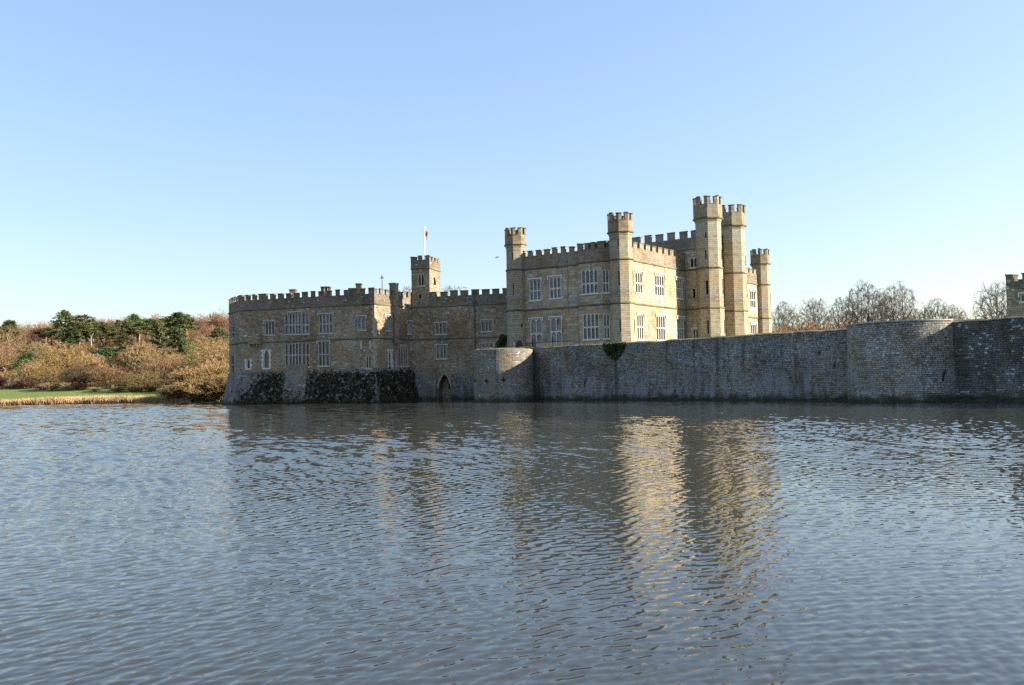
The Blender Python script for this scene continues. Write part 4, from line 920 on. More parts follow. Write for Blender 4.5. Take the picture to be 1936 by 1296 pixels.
def pine(name, seed, h, crown0=.55, wid=.22, clumps=16, mats=('pine_bark', 'pine_needles'), per=190, size=.26, flat=.42, conic=0., layers=False):
    g = np.random.default_rng(seed); root = empty(name); segs = []; p = np.array([0, 0, -.3]); d = np.array([g.normal(0, .03), g.normal(0, .03), 1.]); cs = []
    n = 12; pts = [p]
    for i in range(n): d = d+np.array([g.normal(0, .045), g.normal(0, .045), .1]); d /= np.linalg.norm(d); pts.append(pts[-1]+d*h*.97/n)
    r = lambda f: h*.020*(1-f*.85)+.03
    for i in range(n): segs.append((pts[i], pts[i+1], r(i/n), r((i+1)/n)))
    def spine(f): x = f*n; i = min(int(x), n-1); return pts[i]*(1-x+i)+pts[i+1]*(x-i)
    for c in range(clumps):
        f = crown0+(1-crown0)*((c+.5)/clumps)**.9; a = c*2.4+g.normal(0, .5)
        q = (f-crown0)/(1-crown0)
        rad = h*wid*((1-q)**.8*(1 if conic else .9)+ (0 if conic else .12))*g.uniform(.55, 1.1) if conic else h*wid*math.sin(math.pi*min(.98, .25+.7*q))*g.uniform(.5, 1.15)
        if c >= clumps-2: rad *= .35
        s0 = spine(f-.05); e = spine(f)+np.array([math.cos(a)*rad, math.sin(a)*rad, (-.12 if conic else .03)*rad])
        mid = (s0+e)/2+np.array([0, 0, -.04*h*g.random()]); segs.append((s0, mid, r(f)*.45, r(f)*.35)); segs.append((mid, e, r(f)*.35, .03)); cs.append((e, max(h*wid*.42*g.uniform(.7, 1.2)*(1-.4*q*bool(conic)), .6)))
        if not conic and g.random() < .5: cs.append(((s0*.35+e*.65)+np.array([0, 0, .03*h]), h*wid*.3))
    for i in range(int(4)):                                  # dead snags on the bare bole
        f = g.uniform(.4*crown0, crown0); a = g.uniform(0, 6.28); L = h*g.uniform(.03, .09); s0 = spine(f); segs.append((s0, s0+np.array([math.cos(a)*L, math.sin(a)*L, .3*L]), .05, .02))
    V, F = segs_mesh([s[0] for s in segs], [s[1] for s in segs], [s[2] for s in segs], [s[3] for s in segs], 7); fast_mesh('trunk', V, F, M[mats[0]], root, True)
    C = []
    for c, s in cs:
        m = int(per*(.6+.6*g.random())); sub = g.normal(size=(6, 3))*np.array([.55, .55, flat*.45])*s
        k = g.integers(0, 6, m); u = g.normal(size=(m, 3))*np.array([.33, .33, flat*.33])*s
        C.append(c+sub[k]+u)
    C = np.concatenate(C); V, F = quads(C, 1, np.full(len(C), size), g, .45); fast_mesh('crown', V, F, M[mats[1]], root)
    return root

M['bark'] = foliage('bark', (.20, .15, .105), .4, .1, 1.2, .9); M['bark_dark'] = foliage('dark_bark', (.075, .06, .048), .4, .05, 1.2, .9)
M['pine_bark'] = foliage('pine_bark', (.34, .19, .11), .35, .05, .5, .9); M['dead_wood'] = foliage('dead_wood', (.50, .40, .31), .25, .02, 1., .9)
M['twig_olive'] = foliage('olive_twigs', (.245, .19, .072), .4, .08, .3, .9); M['twig_brown'] = foliage('brown_twigs', (.28, .19, .095), .4, .08, .3, .9)
M['twig_red'] = foliage('reddish_twigs', (.235, .14, .09), .3, .04, .3, .9); M['twig_orange'] = foliage('orange_twigs', (.29, .195, .085), .35, .04, .3, .9)
M['twig_pale'] = foliage('pale_twigs', (.32, .25, .16), .25, .05, .3, .9); M['twig_dark'] = foliage('dark_twigs', (.115, .098, .082), .3, .08, .3, .9); M['twig_crimson'] = foliage('crimson_twigs', (.20, .085, .07), .25, .03, .3, .9)
M['pine_needles'] = foliage('pine_needles', (.085, .105, .038), .45, .14, .35); M['spruce_needles'] = foliage('spruce_needles', (.05, .075, .038), .45, .1, .35)
M['fir_green'] = foliage('fir_needles', (.03, .085, .022), .4, .05, .35); M['yew'] = foliage('yew_leaves', (.028, .055, .02), .45, .05, .35); M['cypress'] = foliage('grey_green_needles', (.085, .11, .06), .4, .04, .4)
M['ivy_leaf'] = foliage('ivy_leaves', (.055, .085, .02), .5, .05, 1.2, .55); M['creeper'] = foliage('creeper_leaves', (.062, .062, .036), .6, .05, 1.2, .6); M['creeper_bloom'] = foliage('pale_creeper_stems', (.36, .36, .33), .3, 0, 1.2, .8)

def kids_of(o): return [c for c in scene.objects if c.parent == o]
KID = {}
def clone(root, loc, rz, s, label, cat, group=None, sx=1.0):
    ks = KID.setdefault(root.name, kids_of(root))
    if not root.get('label'): r = root
    else:
        r = root.copy(); COL.objects.link(r)
        for c in ks: d = c.copy(); COL.objects.link(d); d.parent = r
    r.location = loc; r.rotation_euler = (0, 0, rz); r.scale = (s*sx, s*sx, s)
    for k in ('group',):
        if k in r: del r[k]
    tag(r, label, cat, group); return r
def ground_at(px, py, lo=150, hi=620):
    r = ray(px, py); prev = None
    for D in np.arange(lo, hi, 1.):
        p = EYE+r*(D/r[1])
        if height(p[0], p[1]) >= p[2] and height(p[0], p[1]) > .1: return p
    return EYE+r*(hi/r[1])
def plant(proto, H, px, base, top, width, pw, label, cat, group=None, D=None, rz=None):
    """proto of height H and crown width pw, stood on the ground at picture column px"""
    if D is None: p = ground_at(px, base); D = p[1]
    x = at(px, D, 5.)[0]; z = float(height(x, D)); zt = CAM_H+proj_h(px, top, D); s = max(zt-z, .8)/H
    sx = (width*D/FPX)/(pw*s) if width else 1.0
    return clone(proto, (float(x), float(D), z-.1), random.uniform(0, 6.28) if rz is None else rz, float(s), label, cat, group, float(np.clip(sx, .6, 2.2)))
def cw_of(root):
    cr = [c for c in kids_of(root) if c.name.startswith('crown')][0]; n = len(cr.data.vertices); co = np.empty(n*3, np.float32); cr.data.vertices.foreach_get('co', co); co = co.reshape(-1, 3)
    return float(np.percentile(co[:, 0], 97)-np.percentile(co[:, 0], 3))
PR = {}
def proto(key, fn, *a, **k): o = fn(*a, **k); PR[key] = (o, a[2], cw_of(o)); return o
H0 = 16.
proto('pine_a', pine, 'pine_tree', 1, H0, .42, .20, 22, flat=.7); proto('pine_b', pine, 'pine_tree', 2, H0, .52, .24, 18, flat=.55); proto('pine_c', pine, 'pine_tree', 3, H0, .38, .18, 24, flat=.75); proto('pine_d', pine, 'pine_tree', 5, H0, .62, .27, 13, flat=.36)
proto('spruce', pine, 'spruce_tree', 4, H0, .15, .20, 34, ('bark', 'spruce_needles'), 170, .26, .5, 1.)
proto('fir', pine, 'fir_tree', 6, 10., .04, .30, 42, ('bark', 'fir_green'), 190, .22, .6, 1.)
proto('yew', pine, 'yew_tree', 8, 10., .06, .46, 40, ('bark', 'yew'), 260, .24, .9); proto('cyp', pine, 'cypress_tree', 9, 9., .05, .36, 34, ('bark', 'cypress'), 220, .24, .9)
proto('oak', crown_tree, 'oak_tree', 21, 14., ('bark', 'twig_brown'), twig=.03, w=12., base=.26, n_att=750, ex=1.95, upt=.0, jit=.3)
proto('olive', crown_tree, 'broad_tree', 22, 10., ('bark', 'twig_olive'), twig=.034, w=13., base=.14, n_att=1600, ex=2.2, upt=.02, twigs=4)
proto('brown', crown_tree, 'bare_tree', 23, 9., ('bark', 'twig_brown'), twig=.034, w=8.5, base=.15, n_att=1700, twigs=4)
proto('tall', crown_tree, 'bare_tree', 24, 14., ('bark', 'twig_brown'), twig=.036, w=8., base=.25, n_att=1400, upt=.12, twigs=4)
M['twig_shade'] = foliage('dark_brown_twigs', (.15, .10, .06), .3, .05, .3, .9)
proto('dark', crown_tree, 'dark_tree', 25, 8., ('bark_dark', 'twig_shade'), twig=.034, w=9.5, base=.2, n_att=1800, lean=(-.3, 0), twigs=5)
proto('willow', bare_tree, 'willow_shrub', 26, 5., ('bark', 'twig_orange'), cut=0, spread=.5, trunk_h=.32, levels=4, up=.12, kids=(2, 3), stems=16, r0=.016, first=.3)
proto('bush', bare_tree, 'bush', 27, 4., ('bark', 'twig_brown'), cut=0, spread=.6, trunk_h=.3, levels=4, up=.07, kids=(2, 3), stems=14, r0=.016, first=.3)
proto('pale', bare_tree, 'bush', 28, 3., ('bark', 'twig_pale'), cut=0, spread=.5, trunk_h=.34, levels=4, up=.1, kids=(2, 3), stems=14, r0=.014, first=.3)
proto('crim', bare_tree, 'dogwood_bush', 29, 3., ('bark', 'twig_crimson'), cut=0, spread=.35, trunk_h=.4, levels=4, up=.16, kids=(2, 3), stems=18, r0=.014, first=.3)
proto('larch', crown_tree, 'larch_tree', 30, 14., ('bark', 'twig_red'), twig=.04, w=5., base=.3, n_att=1000, upt=-.02)
proto('round', crown_tree, 'bare_tree', 31, 12., ('bark_dark', 'twig_dark'), w=9.5, base=.34, n_att=900, upt=.08, jit=.12, inert=1.0, twig=.016, ex=2.05, twigs=5, thick=4, stepf=34)
proto('vase', crown_tree, 'bare_tree', 32, 13., ('bark_dark', 'twig_dark'), w=8.5, base=.40, n_att=650, upt=.12, jit=.12, inert=1.0, twig=.016, ex=2.05, twigs=5, thick=4, stepf=34, stems=3, shell=.4)
proto('open', crown_tree, 'bare_tree', 33, 12., ('bark_dark', 'twig_dark'), w=9.5, base=.38, n_att=700, upt=.06, jit=.12, inert=1.0, twig=.016, ex=2.05, twigs=5, thick=4, stepf=34)
EVER = 'evergreens on the hillside'; BARE = 'bare trees on the hillside'; SHRUB = 'shrubs along the far shore'; RIGHT = 'bare trees behind the castle lawn'
def put(key, px, base, top, width, label, cat, group, D=None, rz=None):
    o, H, pw = PR[key]; width = width*(1.08 if key in ('pine_a', 'pine_b', 'pine_c', 'pine_d') else 1); return plant(o, H, px, base, top, width, pw, label, cat, group, D, rz)
for key, px, base, top, w, lab, cat in (
    ('pine_a', 121, 655, 586, 30, 'tallest pine on the ridge, its top clump standing clear above the others', 'pine tree'),
    ('pine_d', 150, 661, 594, 38, 'wide spreading pine just right of the tallest ridge pine', 'pine tree'),
    ('pine_b', 86, 652, 619, 42, 'broad flat topped pine left of the tallest ridge pine', 'pine tree'),
    ('pine_c', 63, 652, 626, 24, 'small dark pine on the ridge at the left edge of the pine group', 'pine tree'),
    ('pine_c', 175, 655, 605, 22, 'narrow pine behind the pale dead trunk', 'pine tree'),
    ('pine_d', 184, 664, 624, 20, 'small umbrella pine with a bare pinkish bole beside the dead trunk', 'pine tree'),
    ('pine_c', 205, 652, 612, 24, 'pine with yellowish green crown in the middle of the ridge', 'pine tree'),
    ('spruce', 219, 648, 602, 18, 'pointed spruce rising from the middle of the ridge pines', 'spruce tree'),
    ('pine_b', 222, 662, 626, 28, 'low dark pine hanging in front of the ridge spruce', 'pine tree'),
    ('pine_c', 238, 652, 606, 20, 'slim pine between the ridge spruce and the twin topped pine', 'pine tree'),
    ('pine_a', 253, 650, 593, 26, 'tall twin topped pine at the left of the right hand ridge group', 'pine tree'),
    ('pine_b', 277, 648, 602, 32, 'dark umbrella pine right of the twin topped pine', 'pine tree'),
    ('pine_c', 303, 662, 607, 22, 'ragged hanging pine in front of the reddish wood', 'pine tree'),
    ('pine_d', 318, 640, 597, 30, 'bushy pine on the skyline left of the largest crown', 'pine tree'),
    ('pine_a', 340, 640, 590, 36, 'pine with the largest crown on the right hand skyline', 'pine tree'),
    ('pine_c', 334, 676, 618, 32, 'big dark pine halfway down the slope under the largest skyline crown', 'pine tree'),
    ('spruce', 364, 636, 595, 24, 'dark blue green spruce standing alone at the right end of the ridge pines', 'spruce tree'),
    ('pine_b', 410, 664, 618, 27, 'lone round pine in the reddish wood beside the castle', 'pine tree'),
    ('pine_a', 18, 680, 605, 34, 'pine with dark top at the far left of the hill', 'pine tree'),
    ('spruce', 100, 640, 611, 10, 'thin spruce tip between the flat topped pine and the tallest pine', 'spruce tree'),
    ('pine_b', 108, 658, 622, 34, 'dark pine filling the gap left of the tallest ridge pine', 'pine tree'),
    ('pine_c', 136, 664, 618, 30, 'pine hanging below and between the two tallest ridge pines', 'pine tree'),
    ('pine_a', 162, 656, 612, 26, 'pine right behind the wide spreading one', 'pine tree'),
    ('pine_a', 192, 652, 608, 26, 'pine showing over the small umbrella pine', 'pine tree'),
    ('pine_d', 232, 668, 634, 30, 'low pine under the slim ridge pine', 'pine tree'),
    ('pine_b', 264, 654, 606, 30, 'pine between the twin topped pine and the dark umbrella pine', 'pine tree'),
    ('pine_c', 290, 648, 603, 24, 'pine between the dark umbrella pine and the ragged one', 'pine tree'),
    ('pine_c', 352, 644, 596, 26, 'pine just right of the largest skyline crown', 'pine tree'),
    ('pine_c', 352, 694, 642, 26, 'small pine low on the slope left of the ivy clad oak', 'pine tree'),
    ('pine_b', 285, 678, 640, 30, 'pine in the middle of the slope above the branchy oak', 'pine tree'),
    ('spruce', 76, 690, 648, 22, 'small spruce on the slope above the greener yew', 'spruce tree'),
    ('fir', 197, 699, 655, 32, 'bright green conical fir on the lower slope', 'fir tree'),
    ('yew', 37, 710, 674, 34, 'dark rounded yew near the left edge', 'yew tree'),
    ('yew', 56, 708, 668, 30, 'greener yew beside the dark rounded yew', 'yew tree'),
    ('cyp', 246, 705, 677, 22, 'grey green cypress bush in the middle of the slope', 'cypress'),
    ('cyp', 200, 674, 656, 40, 'olive green cypress behind the bright fir', 'cypress'),
    ('yew', 232, 676, 655, 34, 'low dark yew behind the grey green cypress', 'yew tree'),
    ('yew', 268, 680, 658, 40, 'spreading yew above the branchy oak', 'yew tree'),
    ('cyp', 325, 690, 660, 34, 'cypress under the big dark slope pine', 'cypress')):
    put(key, px, base, top, w, lab, cat, EVER)
for key, px, base, top, w, lab, cat in (
    ('oak', 16, 704, 616, 75, 'tall open bare oak at the left edge', 'oak tree'),
    ('olive', 122, 724, 652, 90, 'broad olive brown bare tree below the pines, widest on the slope', 'bare tree'),
    ('dark', 150, 736, 692, 58, 'dark leaning bare tree at the edge of the field', 'bare tree'),
    ('olive', 92, 732, 690, 56, 'olive twigged bare tree left of the dark leaning tree', 'bare tree'),
    ('tall', 58, 733, 682, 40, 'slender bare tree in front of the yews', 'bare tree'),
    ('brown', 210, 736, 690, 66, 'rounded bare tree below the bright fir', 'bare tree'),
    ('olive', 265, 741, 702, 76, 'low spreading bare tree at the field edge with leaning stems', 'bare tree'),
    ('oak', 301, 732, 655, 72, 'branchy bare oak with a pale sunlit trunk', 'oak tree'),
    ('brown', 268, 720, 644, 64, 'bare tree behind the low spreading field edge tree', 'bare tree'),
    ('oak', 366, 716, 662, 62, 'bare oak with dark clumped limbs near the castle', 'oak tree'),
    ('olive', 398, 724, 640, 84, 'large bare tree close to the left of the castle', 'bare tree'),
    ('brown', 425, 730, 648, 70, 'bare tree partly hidden by the castle wing', 'bare tree'),
    ('brown', 334, 716, 668, 56, 'bare tree between the pale trunked oak and the castle', 'bare tree'),
    ('larch', 297, 640, 592, 22, 'reddish larch top on the skyline', 'larch tree'),
    ('tall', 4, 716, 650, 44, 'bare tree cut by the left edge of the picture', 'bare tree'),
    ('brown', 168, 716, 668, 60, 'bare tree behind the dark leaning tree', 'bare tree'),
    ('tall', 230, 720, 668, 56, 'bare tree beside the grey green cypress', 'bare tree'),
    ('brown', 70, 700, 646, 60, 'bare tree between the left oak and the widest tree', 'bare tree')):
    put(key, px, base, top, w, lab, cat, BARE)
for key, px, base, top, w, lab, cat in (
    ('willow', 322, 757, 728, 60, 'leftmost orange willow shrub at the water edge', 'shrub'), ('willow', 352, 758, 722, 66, 'orange willow shrub second along the shore', 'shrub'),
    ('willow', 384, 758, 708, 72, 'tall orange willow shrub near the castle', 'shrub'), ('willow', 412, 758, 700, 66, 'tallest orange willow shrub at the foot of the castle wing', 'shrub'), ('willow', 436, 758, 706, 56, 'orange willow shrub half behind the castle wing', 'shrub'),
    ('bush', 340, 759, 738, 50, 'brown bramble bush under the second willow', 'bush'), ('bush', 372, 759, 736, 56, 'dark brown bramble bush at the water edge', 'bush'), ('bush', 405, 759, 738, 54, 'brown bramble bush by the castle wing', 'bush'),
    ('willow', 370, 738, 690, 64, 'willow behind the bramble bushes', 'shrub'), ('willow', 415, 740, 676, 66, 'tall willow behind the shore shrubs', 'shrub'),
    ('crim', 146, 738, 720, 24, 'red twigged dogwood bush at the field edge', 'bush'), ('crim', 58, 735, 718, 26, 'dull red bush beside the slender tree', 'bush'), ('crim', 2, 735, 708, 12, 'red bush at the left edge', 'bush'),
    ('pale', 129, 739, 722, 26, 'pale straw coloured bush left of the red dogwood', 'bush'), ('pale', 98, 740, 722, 20, 'pale bush under the olive twigged tree', 'bush'),
    ('bush', 180, 741, 729, 54, 'rusty bush right of the red dogwood', 'bush'), ('bush', 222, 742, 728, 60, 'rusty bush below the rounded bare tree', 'bush'), ('bush', 284, 741, 728, 54, 'rusty bush at the foot of the branchy oak', 'bush'), ('bush', 252, 742, 730, 50, 'rusty bush under the low spreading tree', 'bush'),
    ('bush', 40, 734, 716, 34, 'brown bush left of the dull red bush', 'bush'), ('bush', 82, 737, 722, 34, 'brown bush right of the dull red bush', 'bush'), ('pale', 26, 735, 722, 16, 'small pale sapling clump at the left field edge', 'bush')):
    put(key, px, base, top, w, lab, cat, SHRUB)
for key, px, top, w, D, lab, cat in (
    ('round', 1487, 571, 42, 175, 'rounded bare tree beside the castle end turret', 'bare tree'), ('open', 1543, 562, 50, 178, 'bare tree second to the right of the castle', 'bare tree'), ('open', 1600, 560, 54, 182, 'spreading bare tree left of the tallest one', 'bare tree'),
    ('vase', 1637, 533, 58, 168, 'tallest bare tree, behind the person on the round tower', 'bare tree'), ('vase', 1672, 549, 40, 176, 'slim forked bare tree between the two tallest trees', 'bare tree'), ('vase', 1702, 536, 58, 170, 'tall vase shaped bare tree above the round tower', 'bare tree'),
    ('round', 1730, 585, 52, 185, 'low domed bare tree right of the vase shaped tree', 'bare tree'), ('round', 1770, 566, 46, 180, 'bare tree left of a pair above the right end of the round tower', 'bare tree'), ('round', 1808, 577, 44, 186, 'bare tree right of a pair above the dark wall', 'bare tree'),
    ('open', 1886, 531, 52, 150, 'bare tree in front of the gate tower edge', 'bare tree'), ('round', 772, 546, 22, 196, 'treetop showing left of the bell tower', 'bare tree'), ('round', 850, 544, 26, 192, 'treetop showing right of the bell tower', 'bare tree')):
    put(key, px, 0, top, w, lab, cat, RIGHT, D)
for i, (px, top, w, D) in enumerate(((1478, 600, 60, 160), (1512, 594, 66, 166), (1548, 597, 66, 164), (1582, 590, 66, 168), (1612, 594, 56, 166), (1740, 601, 60, 172), (1850, 596, 60, 160), (1885, 588, 60, 150), (1830, 598, 50, 165), (1795, 601, 50, 170), (1915, 590, 50, 145))):
    put('bush', px, 0, top, w, 'reddish brown scrub bush above the wall top behind the castle lawn', 'bush', 'scrub bushes above the wall', D)
# dead trunk
p = ground_at(173, 668); x, D = at(173, p[1], 10); z = float(height(x, D)); h = CAM_H+proj_h(173, 630, D)-z
dt = tag(empty('dead_tree'), 'bleached dead tree trunk with one broken limb among the pines', 'dead tree', None); dt.location = (float(x), float(D), z)
k = h/38; sg = [((0, 0, -.3), (.3*k, 0, 12*k), 1.5*k, 1.2*k), ((.3*k, 0, 12*k), (-1*k, 0, 24*k), 1.2*k, 1.*k), ((-1*k, 0, 24*k), (0, 0, 32*k), 1.*k, .8*k), ((0, 0, 32*k), (4*k, 0, 38*k), .8*k, .3*k), ((-1*k, 0, 24*k), (-8*k, 0, 29*k), .6*k, .25*k), ((0, 0, 30*k), (-3*k, 0, 35*k), .5*k, .2*k)]
V, F = segs_mesh([s[0] for s in sg], [s[1] for s in sg], [s[2] for s in sg], [s[3] for s in sg], 7); fast_mesh('trunk', V, F, M['dead_wood'], dt, True)

# reddish birch wood covering the hill, too many stems to count
def far_wood():
    g = np.random.default_rng(5); Pp = []; Qq = []; ra = []; rb = []; mi = []; protos = []
    for sd, w in ((77, 4.5), (78, 5.5), (79, 4.)):
        sg, tw, rm = colonise(sd, 11., w, base=.22, n_att=170, stepf=15, upt=.15, twigs=3, tipr=.04); q = sg+tw
        protos.append((np.array([x[0] for x in q]), np.array([x[1] for x in q]), np.array([x[2] for x in q]), np.array([x[3] for x in q])))
    for px in np.arange(-30, 470, 3.6):
        for D in np.arange(262, 480, 13.):
            pxx = px+g.normal(0, 3); DD = D+g.normal(0, 6); right = sstep(pxx, 285, 330)
            x = at(pxx, DD, 15)[0]; z = float(height(x, DD)); back = DD > 410
            if g.random() > (.85 if back else .36): continue
            s = g.uniform(.7, 1.05)*(.93 if back else .30+.18*right); th = g.uniform(0, 6.28); ct, st = math.cos(th), math.sin(th)
            Rm = np.array([[ct, -st, 0], [st, ct, 0], [0, 0, 1]])*s*np.array([1, 1, 1.]); o = np.array([x, DD, z]); P, Q, a, b = protos[g.integers(0, 3)]
            Pp.append(P@Rm.T+o); Qq.append(Q@Rm.T+o); k = s*.9; ra.append(np.maximum(a*k, .03)); rb.append(np.maximum(b*k, .028))
            mi.append(np.full(len(a)*3, 0 if ((back or g.random() < right*.8) and g.random() < .8) else (1 if g.random() < .6 else 2)))
    V, F = segs_mesh(np.concatenate(Pp), np.concatenate(Qq), np.concatenate(ra), np.concatenate(rb), 3)
    o = fast_mesh('wood', V, F, [M['twig_red'], M['twig_brown'], M['twig_olive']], matidx=np.concatenate(mi)); tag(o, 'reddish leafless wood covering the hillside', None, None, 'stuff')
far_wood()

# reeds along the far shore and rough grass at the field edge
def blades(name, pts, h, w, mat, label, seed, lean=.18):
    g = np.random.default_rng(seed); n = len(pts); a = g.uniform(0, 6.28, n); hh = h*(.55+.6*g.random(n)); ww = w*(.6+.8*g.random(n))
    dx = np.stack([np.cos(a)*ww, np.sin(a)*ww, np.zeros(n)], 1); l = np.stack([g.normal(0, lean, n)*hh, g.normal(0, lean, n)*hh, hh], 1)
    V = np.stack([pts-dx, pts+dx, pts+l*.6+dx*.9, pts+l+dx*.1], 1).reshape(-1, 3); F = np.arange(4*n).reshape(n, 4)
    o = fast_mesh(name, V, F, mat); return tag(o, label, None, None, 'stuff')
g = np.random.default_rng(3); pts = []
def shore_y(x):
    lo = 150.
    Yv = np.arange(150, 205, .25); hv = height(np.full_like(Yv, x), Yv); i = np.argmax(hv > -.05); return Yv[i]
sx_ = np.linspace(-125, -40, 60); sy_ = np.array([shore_y(x) for x in sx_])
X = g.uniform(-122, -44, 30000); Yb = np.interp(X, sx_, sy_); dep = np.abs(g.normal(0, 2.6, len(X)))*(.6+.4*np.sin(X*.21)); Y = Yb-.4+dep
keep = (X/Y) < (360-968)/1750; X, Y = X[keep], Y[keep]
M['reed'] = foliage('dry_reeds', (.42, .29, .16), .35, .02, .25, .9); M['dry_grass'] = foliage('dry_grass', (.32, .26, .13), .35, .02, .25, .9)
blades('reeds', np.stack([X, Y, height(X, Y)-.1], 1), 1.15, .06, M['reed'], 'tan dry reeds lining the far shore of the lake', 1)
X = g.uniform(-150, -50, 26000); Y = np.interp(X, sx_, sy_)+(np.abs(g.normal(0, 4.5, len(X)))+58); M['bracken'] = foliage('bracken', (.15, .09, .045), .4, .02, .3, .9)
keep = (X/Y < (330-968)/1750); X, Y = X[keep], Y[keep]; blades('bracken', np.stack([X, Y, height(X, Y)-.1], 1), .8, .10, M['bracken'], 'rust brown bracken and rough grass at the edge of the wood', 2, .4)

# creepers and ivy on the castle
def leafy(name, pts, nrm, size, mat, label, seed, extra=None, frac=.0):
    g = np.random.default_rng(seed); V, F = quads(pts, 1, np.full(len(pts), size), g, .75)
    mi = (g.random(len(pts)) < frac).astype(int) if extra is not None and np.isscalar(frac) else (g.random(len(pts)) < frac).astype(int) if extra is not None else None
    o = fast_mesh(name, V, F, [mat]+([extra] if extra is not None else []), matidx=mi); return tag(o, label, 'climbing plant')
def inpoly(x, y, poly):
    c = False; j = len(poly)-1
    for i in range(len(poly)):
        if (poly[i][1] > y) != (poly[j][1] > y) and x < (poly[j][0]-poly[i][0])*(y-poly[i][1])/(poly[j][1]-poly[i][1])+poly[i][0]: c = not c
        j = i
    return c
def batter_w(z): return np.interp(z, [-1.2, .2, 2.6, 4.6, 4.75], [1.35, 1.15, .55, .12, 0])
g = np.random.default_rng(9); pts = []; fr = []
cpoly = [(448, 768), (466, 742), (500, 714), (512, 709), (538, 709), (544, 739), (572, 739), (588, 706), (630, 707), (712, 706), (786, 702), (796, 715), (812, 768)]
for W, n in ((W12, 9000), (W23, 38000), (W34, 24000)):
    u = g.uniform(-1.2 if W is not W23 else 0, W.L+(1.2 if W is W23 else .3), n); z = g.uniform(.12, 4.9, n)
    for a, b in zip(u, z):
        w = batter_w(b)+abs(g.normal(0, .06))+.03
        if W is W23 and a > W.L+w*.45 or W is W34 and a < -w*.45 : continue
        p = W.pt(a, w, b); q = proj(p)
        edge = 7*mnoise.noise(Vector((p[0]*.8, p[2]*.8, 3)))+5*mnoise.noise(Vector((p[0]*2.3, p[2]*2.3, 8)))
        if inpoly(q[0]+g.normal(0, 1)*(4 if g.random() < .65 else 13)+edge, q[1]+g.normal(0, 1)*(2 if g.random() < .65 else 6)+edge*.5, cpoly) and g.random() < .34+.75*mnoise.noise(Vector((p[0]*2.2, p[1]*2.2, p[2]*2.2))):
            pts.append(p); e = math.exp(-((q[0]-712)/11)**2)*.5+math.exp(-((q[0]-650)/14)**2)*.28*(q[1] > 725)+.015; fr.append(e if mnoise.noise(Vector((p[0]*1.5, p[1]*1.5, p[2]*1.2))) > .12 else .005)
leafy('creeper', np.array(pts), 1, .105, M['creeper'], 'dark creeper matted over the battered base of the castle wing', 4, M['creeper_bloom'], np.array(fr))
pts = []
cwW = Wall(w1[1], w1[2]); ipoly = [(1142, 652), (1183, 649), (1179, 663), (1170, 676), (1163, 680), (1151, 670)]
for i in range(9000):
    px, py = g.uniform(1136, 1188), g.uniform(647, 686)
    if inpoly(px+g.normal(0, 1.2), py+g.normal(0, 1.2), ipoly):
        u, z = cwW.hit(px, py); pts.append(cwW.pt(u, .12+abs(g.normal(0, .12)), z))
leafy('ivy', np.array(pts), 1, .09, M['ivy_leaf'], 'green triangular ivy patch hanging over the top of the curtain wall', 5)
pts = []
for i in range(5000):
    a, b = g.random(), g.random(); px = 942+16*a+3*math.sin(b*7); py = 634+26*b
    if (a-.5)**2*3+(b-.55)**2*1.5 > .5: continue
    u, z = WL.hit(px, py); pts.append(WL.pt(u, .15+abs(g.normal(0, .25)), z))
leafy('climber', np.array(pts), 1, .12, M['ivy_leaf'], 'dark climbing shrub in the corner left of the arched turret door', 6)
# tufts along wall tops
pts = []
for pth, n in ((w1[:3], 900), (arc_pts(bc, bR-.2, 200, 350, 20), 700)):
    pth = [np.asarray(p) for p in pth]
    for i in range(n):
        k = g.integers(0, len(pth)-1); f = g.random(); p = pth[k]*(1-f)+pth[k+1]*f; s = mnoise.noise(Vector((p[0]*.5, p[1]*.5, 2)))
        if s > .0: pts.append((p[0]+g.normal(0, .25), p[1]+.4+g.normal(0, .2), ZW+.02+abs(g.normal(0, .10))))
M['tuft'] = foliage('wall_top_tufts', (.075, .075, .028), .5, .05, 1.); V, F = quads(np.array(pts), 1, np.full(len(pts), .055), g, .6); tag(fast_mesh('moss', V, F, M['tuft']), 'moss and grass tufts along the wall tops', None, None, 'stuff')

# ================================================================== PERSON AND BIRD
def skin(name, verts, edges, radii, mat, parent, sub=2):
    me = bpy.data.meshes.new(name); me.from_pydata(verts, edges, []); o = link(name, me, parent); me.materials.append(mat)
    o.modifiers.new('Skin', 'SKIN'); sd = o.modifiers.new('Sub', 'SUBSURF'); sd.levels = sub; sd.render_levels = sub
    for v, r in zip(me.skin_vertices[0].data, radii): v.radius = (r, r) if np.isscalar(r) else r
    me.skin_vertices[0].data[0].use_root = True
    return o
M['coat'] = plain('dark_coat', (.008, .008, .009), .2, 6, .85, .2); M['skin'] = plain('skin', (.50, .30, .21), .08, 6, .6, .3); M['trousers'] = plain('dark_trousers', (.03, .035, .05), .2, 6, .85, .2); M['hair'] = plain('dark_hair', (.025, .016, .012), .2, 10, .6, .3)
pp = at(1644, 85.6, 7.5); pe = tag(empty('person'), 'person in a dark coat standing behind the parapet of the round tower', 'person'); pe.location = (float(pp[0]), float(pp[1]), 6.33); pe.rotation_euler = (0, 0, R(25))
bv = [(0, 0, .92), (0, 0, 1.12), (0, 0, 1.32), (0, 0, 1.44), (0, 0, 1.50), (0, -.01, 1.56), (0, -.015, 1.64), (0, -.005, 1.72)]; be = [(i, i+1) for i in range(7)]; br = [(.16, .12), (.15, .11), (.17, .12), (.11, .09), (.055, .055), (.068, .075), (.078, .095), (.05, .06)]
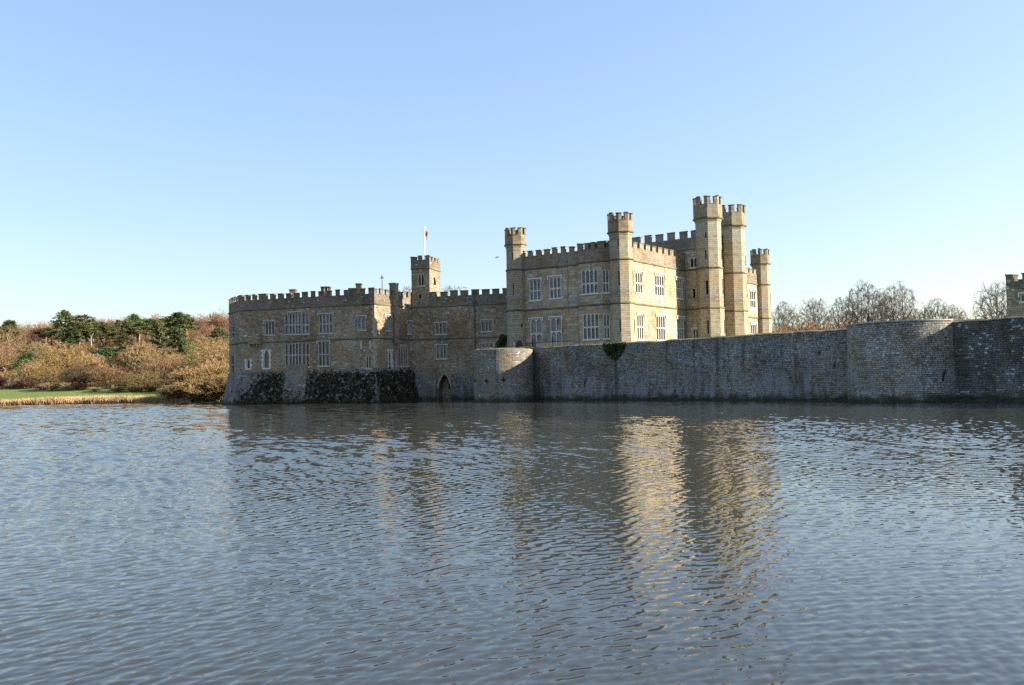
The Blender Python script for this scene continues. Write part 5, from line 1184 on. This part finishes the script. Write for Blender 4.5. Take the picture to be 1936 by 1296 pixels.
for s in (-1, 1):
    i = len(bv); bv += [(s*.10, 0, .86), (s*.10, -.02, .48), (s*.10, .01, .10), (s*.11, -.14, .03)]; br += [.095, .06, .045, .035]; be += [(0, i), (i, i+1), (i+1, i+2), (i+2, i+3)]
    i = len(bv); bv += [(s*.20, 0, 1.40), (s*.285, -.03, 1.12), (s*.21, -.22, .98), (s*.17, -.29, .96)]; br += [.06, .048, .034, .030]; be += [(3, i), (i, i+1), (i+1, i+2), (i+2, i+3)]
    for f in range(4):
        j = len(bv); ox = (f-1.5)*.019; ln = (.06, .072, .076, .066)[f]; bv += [(s*.17+ox, -.33, .955), (s*.17+ox, -.33-ln*.6, .94), (s*.17+ox, -.33-ln*.8, .905)]; br += [.0095, .0088, .0078]; be += [(i+3, j), (j, j+1), (j+1, j+2)]
    j = len(bv); bv += [(s*.17-s*.035, -.30, .955), (s*.17-s*.055, -.335, .945)]; br += [.011, .009]; be += [(i+3, j), (j, j+1)]
nose = len(bv); bv += [(0, -.105, 1.645)]; br += [.018]; be += [(6, nose)]
skin('body', bv, be, br, M['skin'], pe)
skin('coat', [(0, 0, .70), (0, 0, 1.0), (0, 0, 1.3), (0, 0, 1.47), (-.21, 0, 1.40), (-.29, -.03, 1.12), (-.215, -.20, .985), (.21, 0, 1.40), (.29, -.03, 1.12), (.215, -.20, .985)], [(0, 1), (1, 2), (2, 3), (3, 4), (4, 5), (5, 6), (3, 7), (7, 8), (8, 9)], [(.25, .19), (.235, .17), (.235, .17), (.11, .11), .10, .085, .065, .10, .085, .065], M['coat'], pe)
skin('trousers', [(0, 0, .90), (-.10, 0, .84), (-.10, -.02, .48), (-.10, .01, .12), (.10, 0, .84), (.10, -.02, .48), (.10, .01, .12)], [(0, 1), (1, 2), (2, 3), (0, 4), (4, 5), (5, 6)], [.15, .115, .08, .065, .115, .08, .065], M['trousers'], pe)
skin('hair', [(0, .03, 1.58), (0, .03, 1.66), (0, .01, 1.75)], [(0, 1), (1, 2)], [(.075, .05), (.09, .085), (.07, .075)], M['hair'], pe)
M['feather'] = plain('grey_feathers', (.12, .12, .13), .2, 8, .8, .2)
D = 118.; q = at(941, D, 16); bz = CAM_H+proj_h(941, 487, D); bd = tag(empty('bird'), 'small grey bird gliding in the sky left of the castle turret', 'bird'); bd.location = (float(q[0]), float(q[1]), bz); bd.rotation_euler = (0, R(-22), R(20))
skin('body', [(.26, 0, 0), (.15, 0, 0), (-.05, 0, 0), (-.2, 0, .01), (-.34, 0, .0)], [(0, 1), (1, 2), (2, 3), (3, 4)], [.018, .045, .055, .03, (.05, .012)], M['feather'], bd)
for s in (-1, 1):
    V = [(.10, s*.03, .02), (-.07, s*.03, .02), (-.10, s*.28, .10), (.07, s*.28, .11), (-.16, s*.55, .06), (-.06, s*.52, .07)]
    V = np.array(V+[(a, b, c-.012) for a, b, c in V]); F = [(0, 1, 2, 3), (3, 2, 4, 5), (9, 8, 7, 6), (11, 10, 8, 9), (0, 3, 9, 6), (3, 5, 11, 9), (5, 4, 10, 11), (4, 2, 8, 10), (2, 1, 7, 8)]
    fast_mesh('wing', V, F, M['feather'], bd)
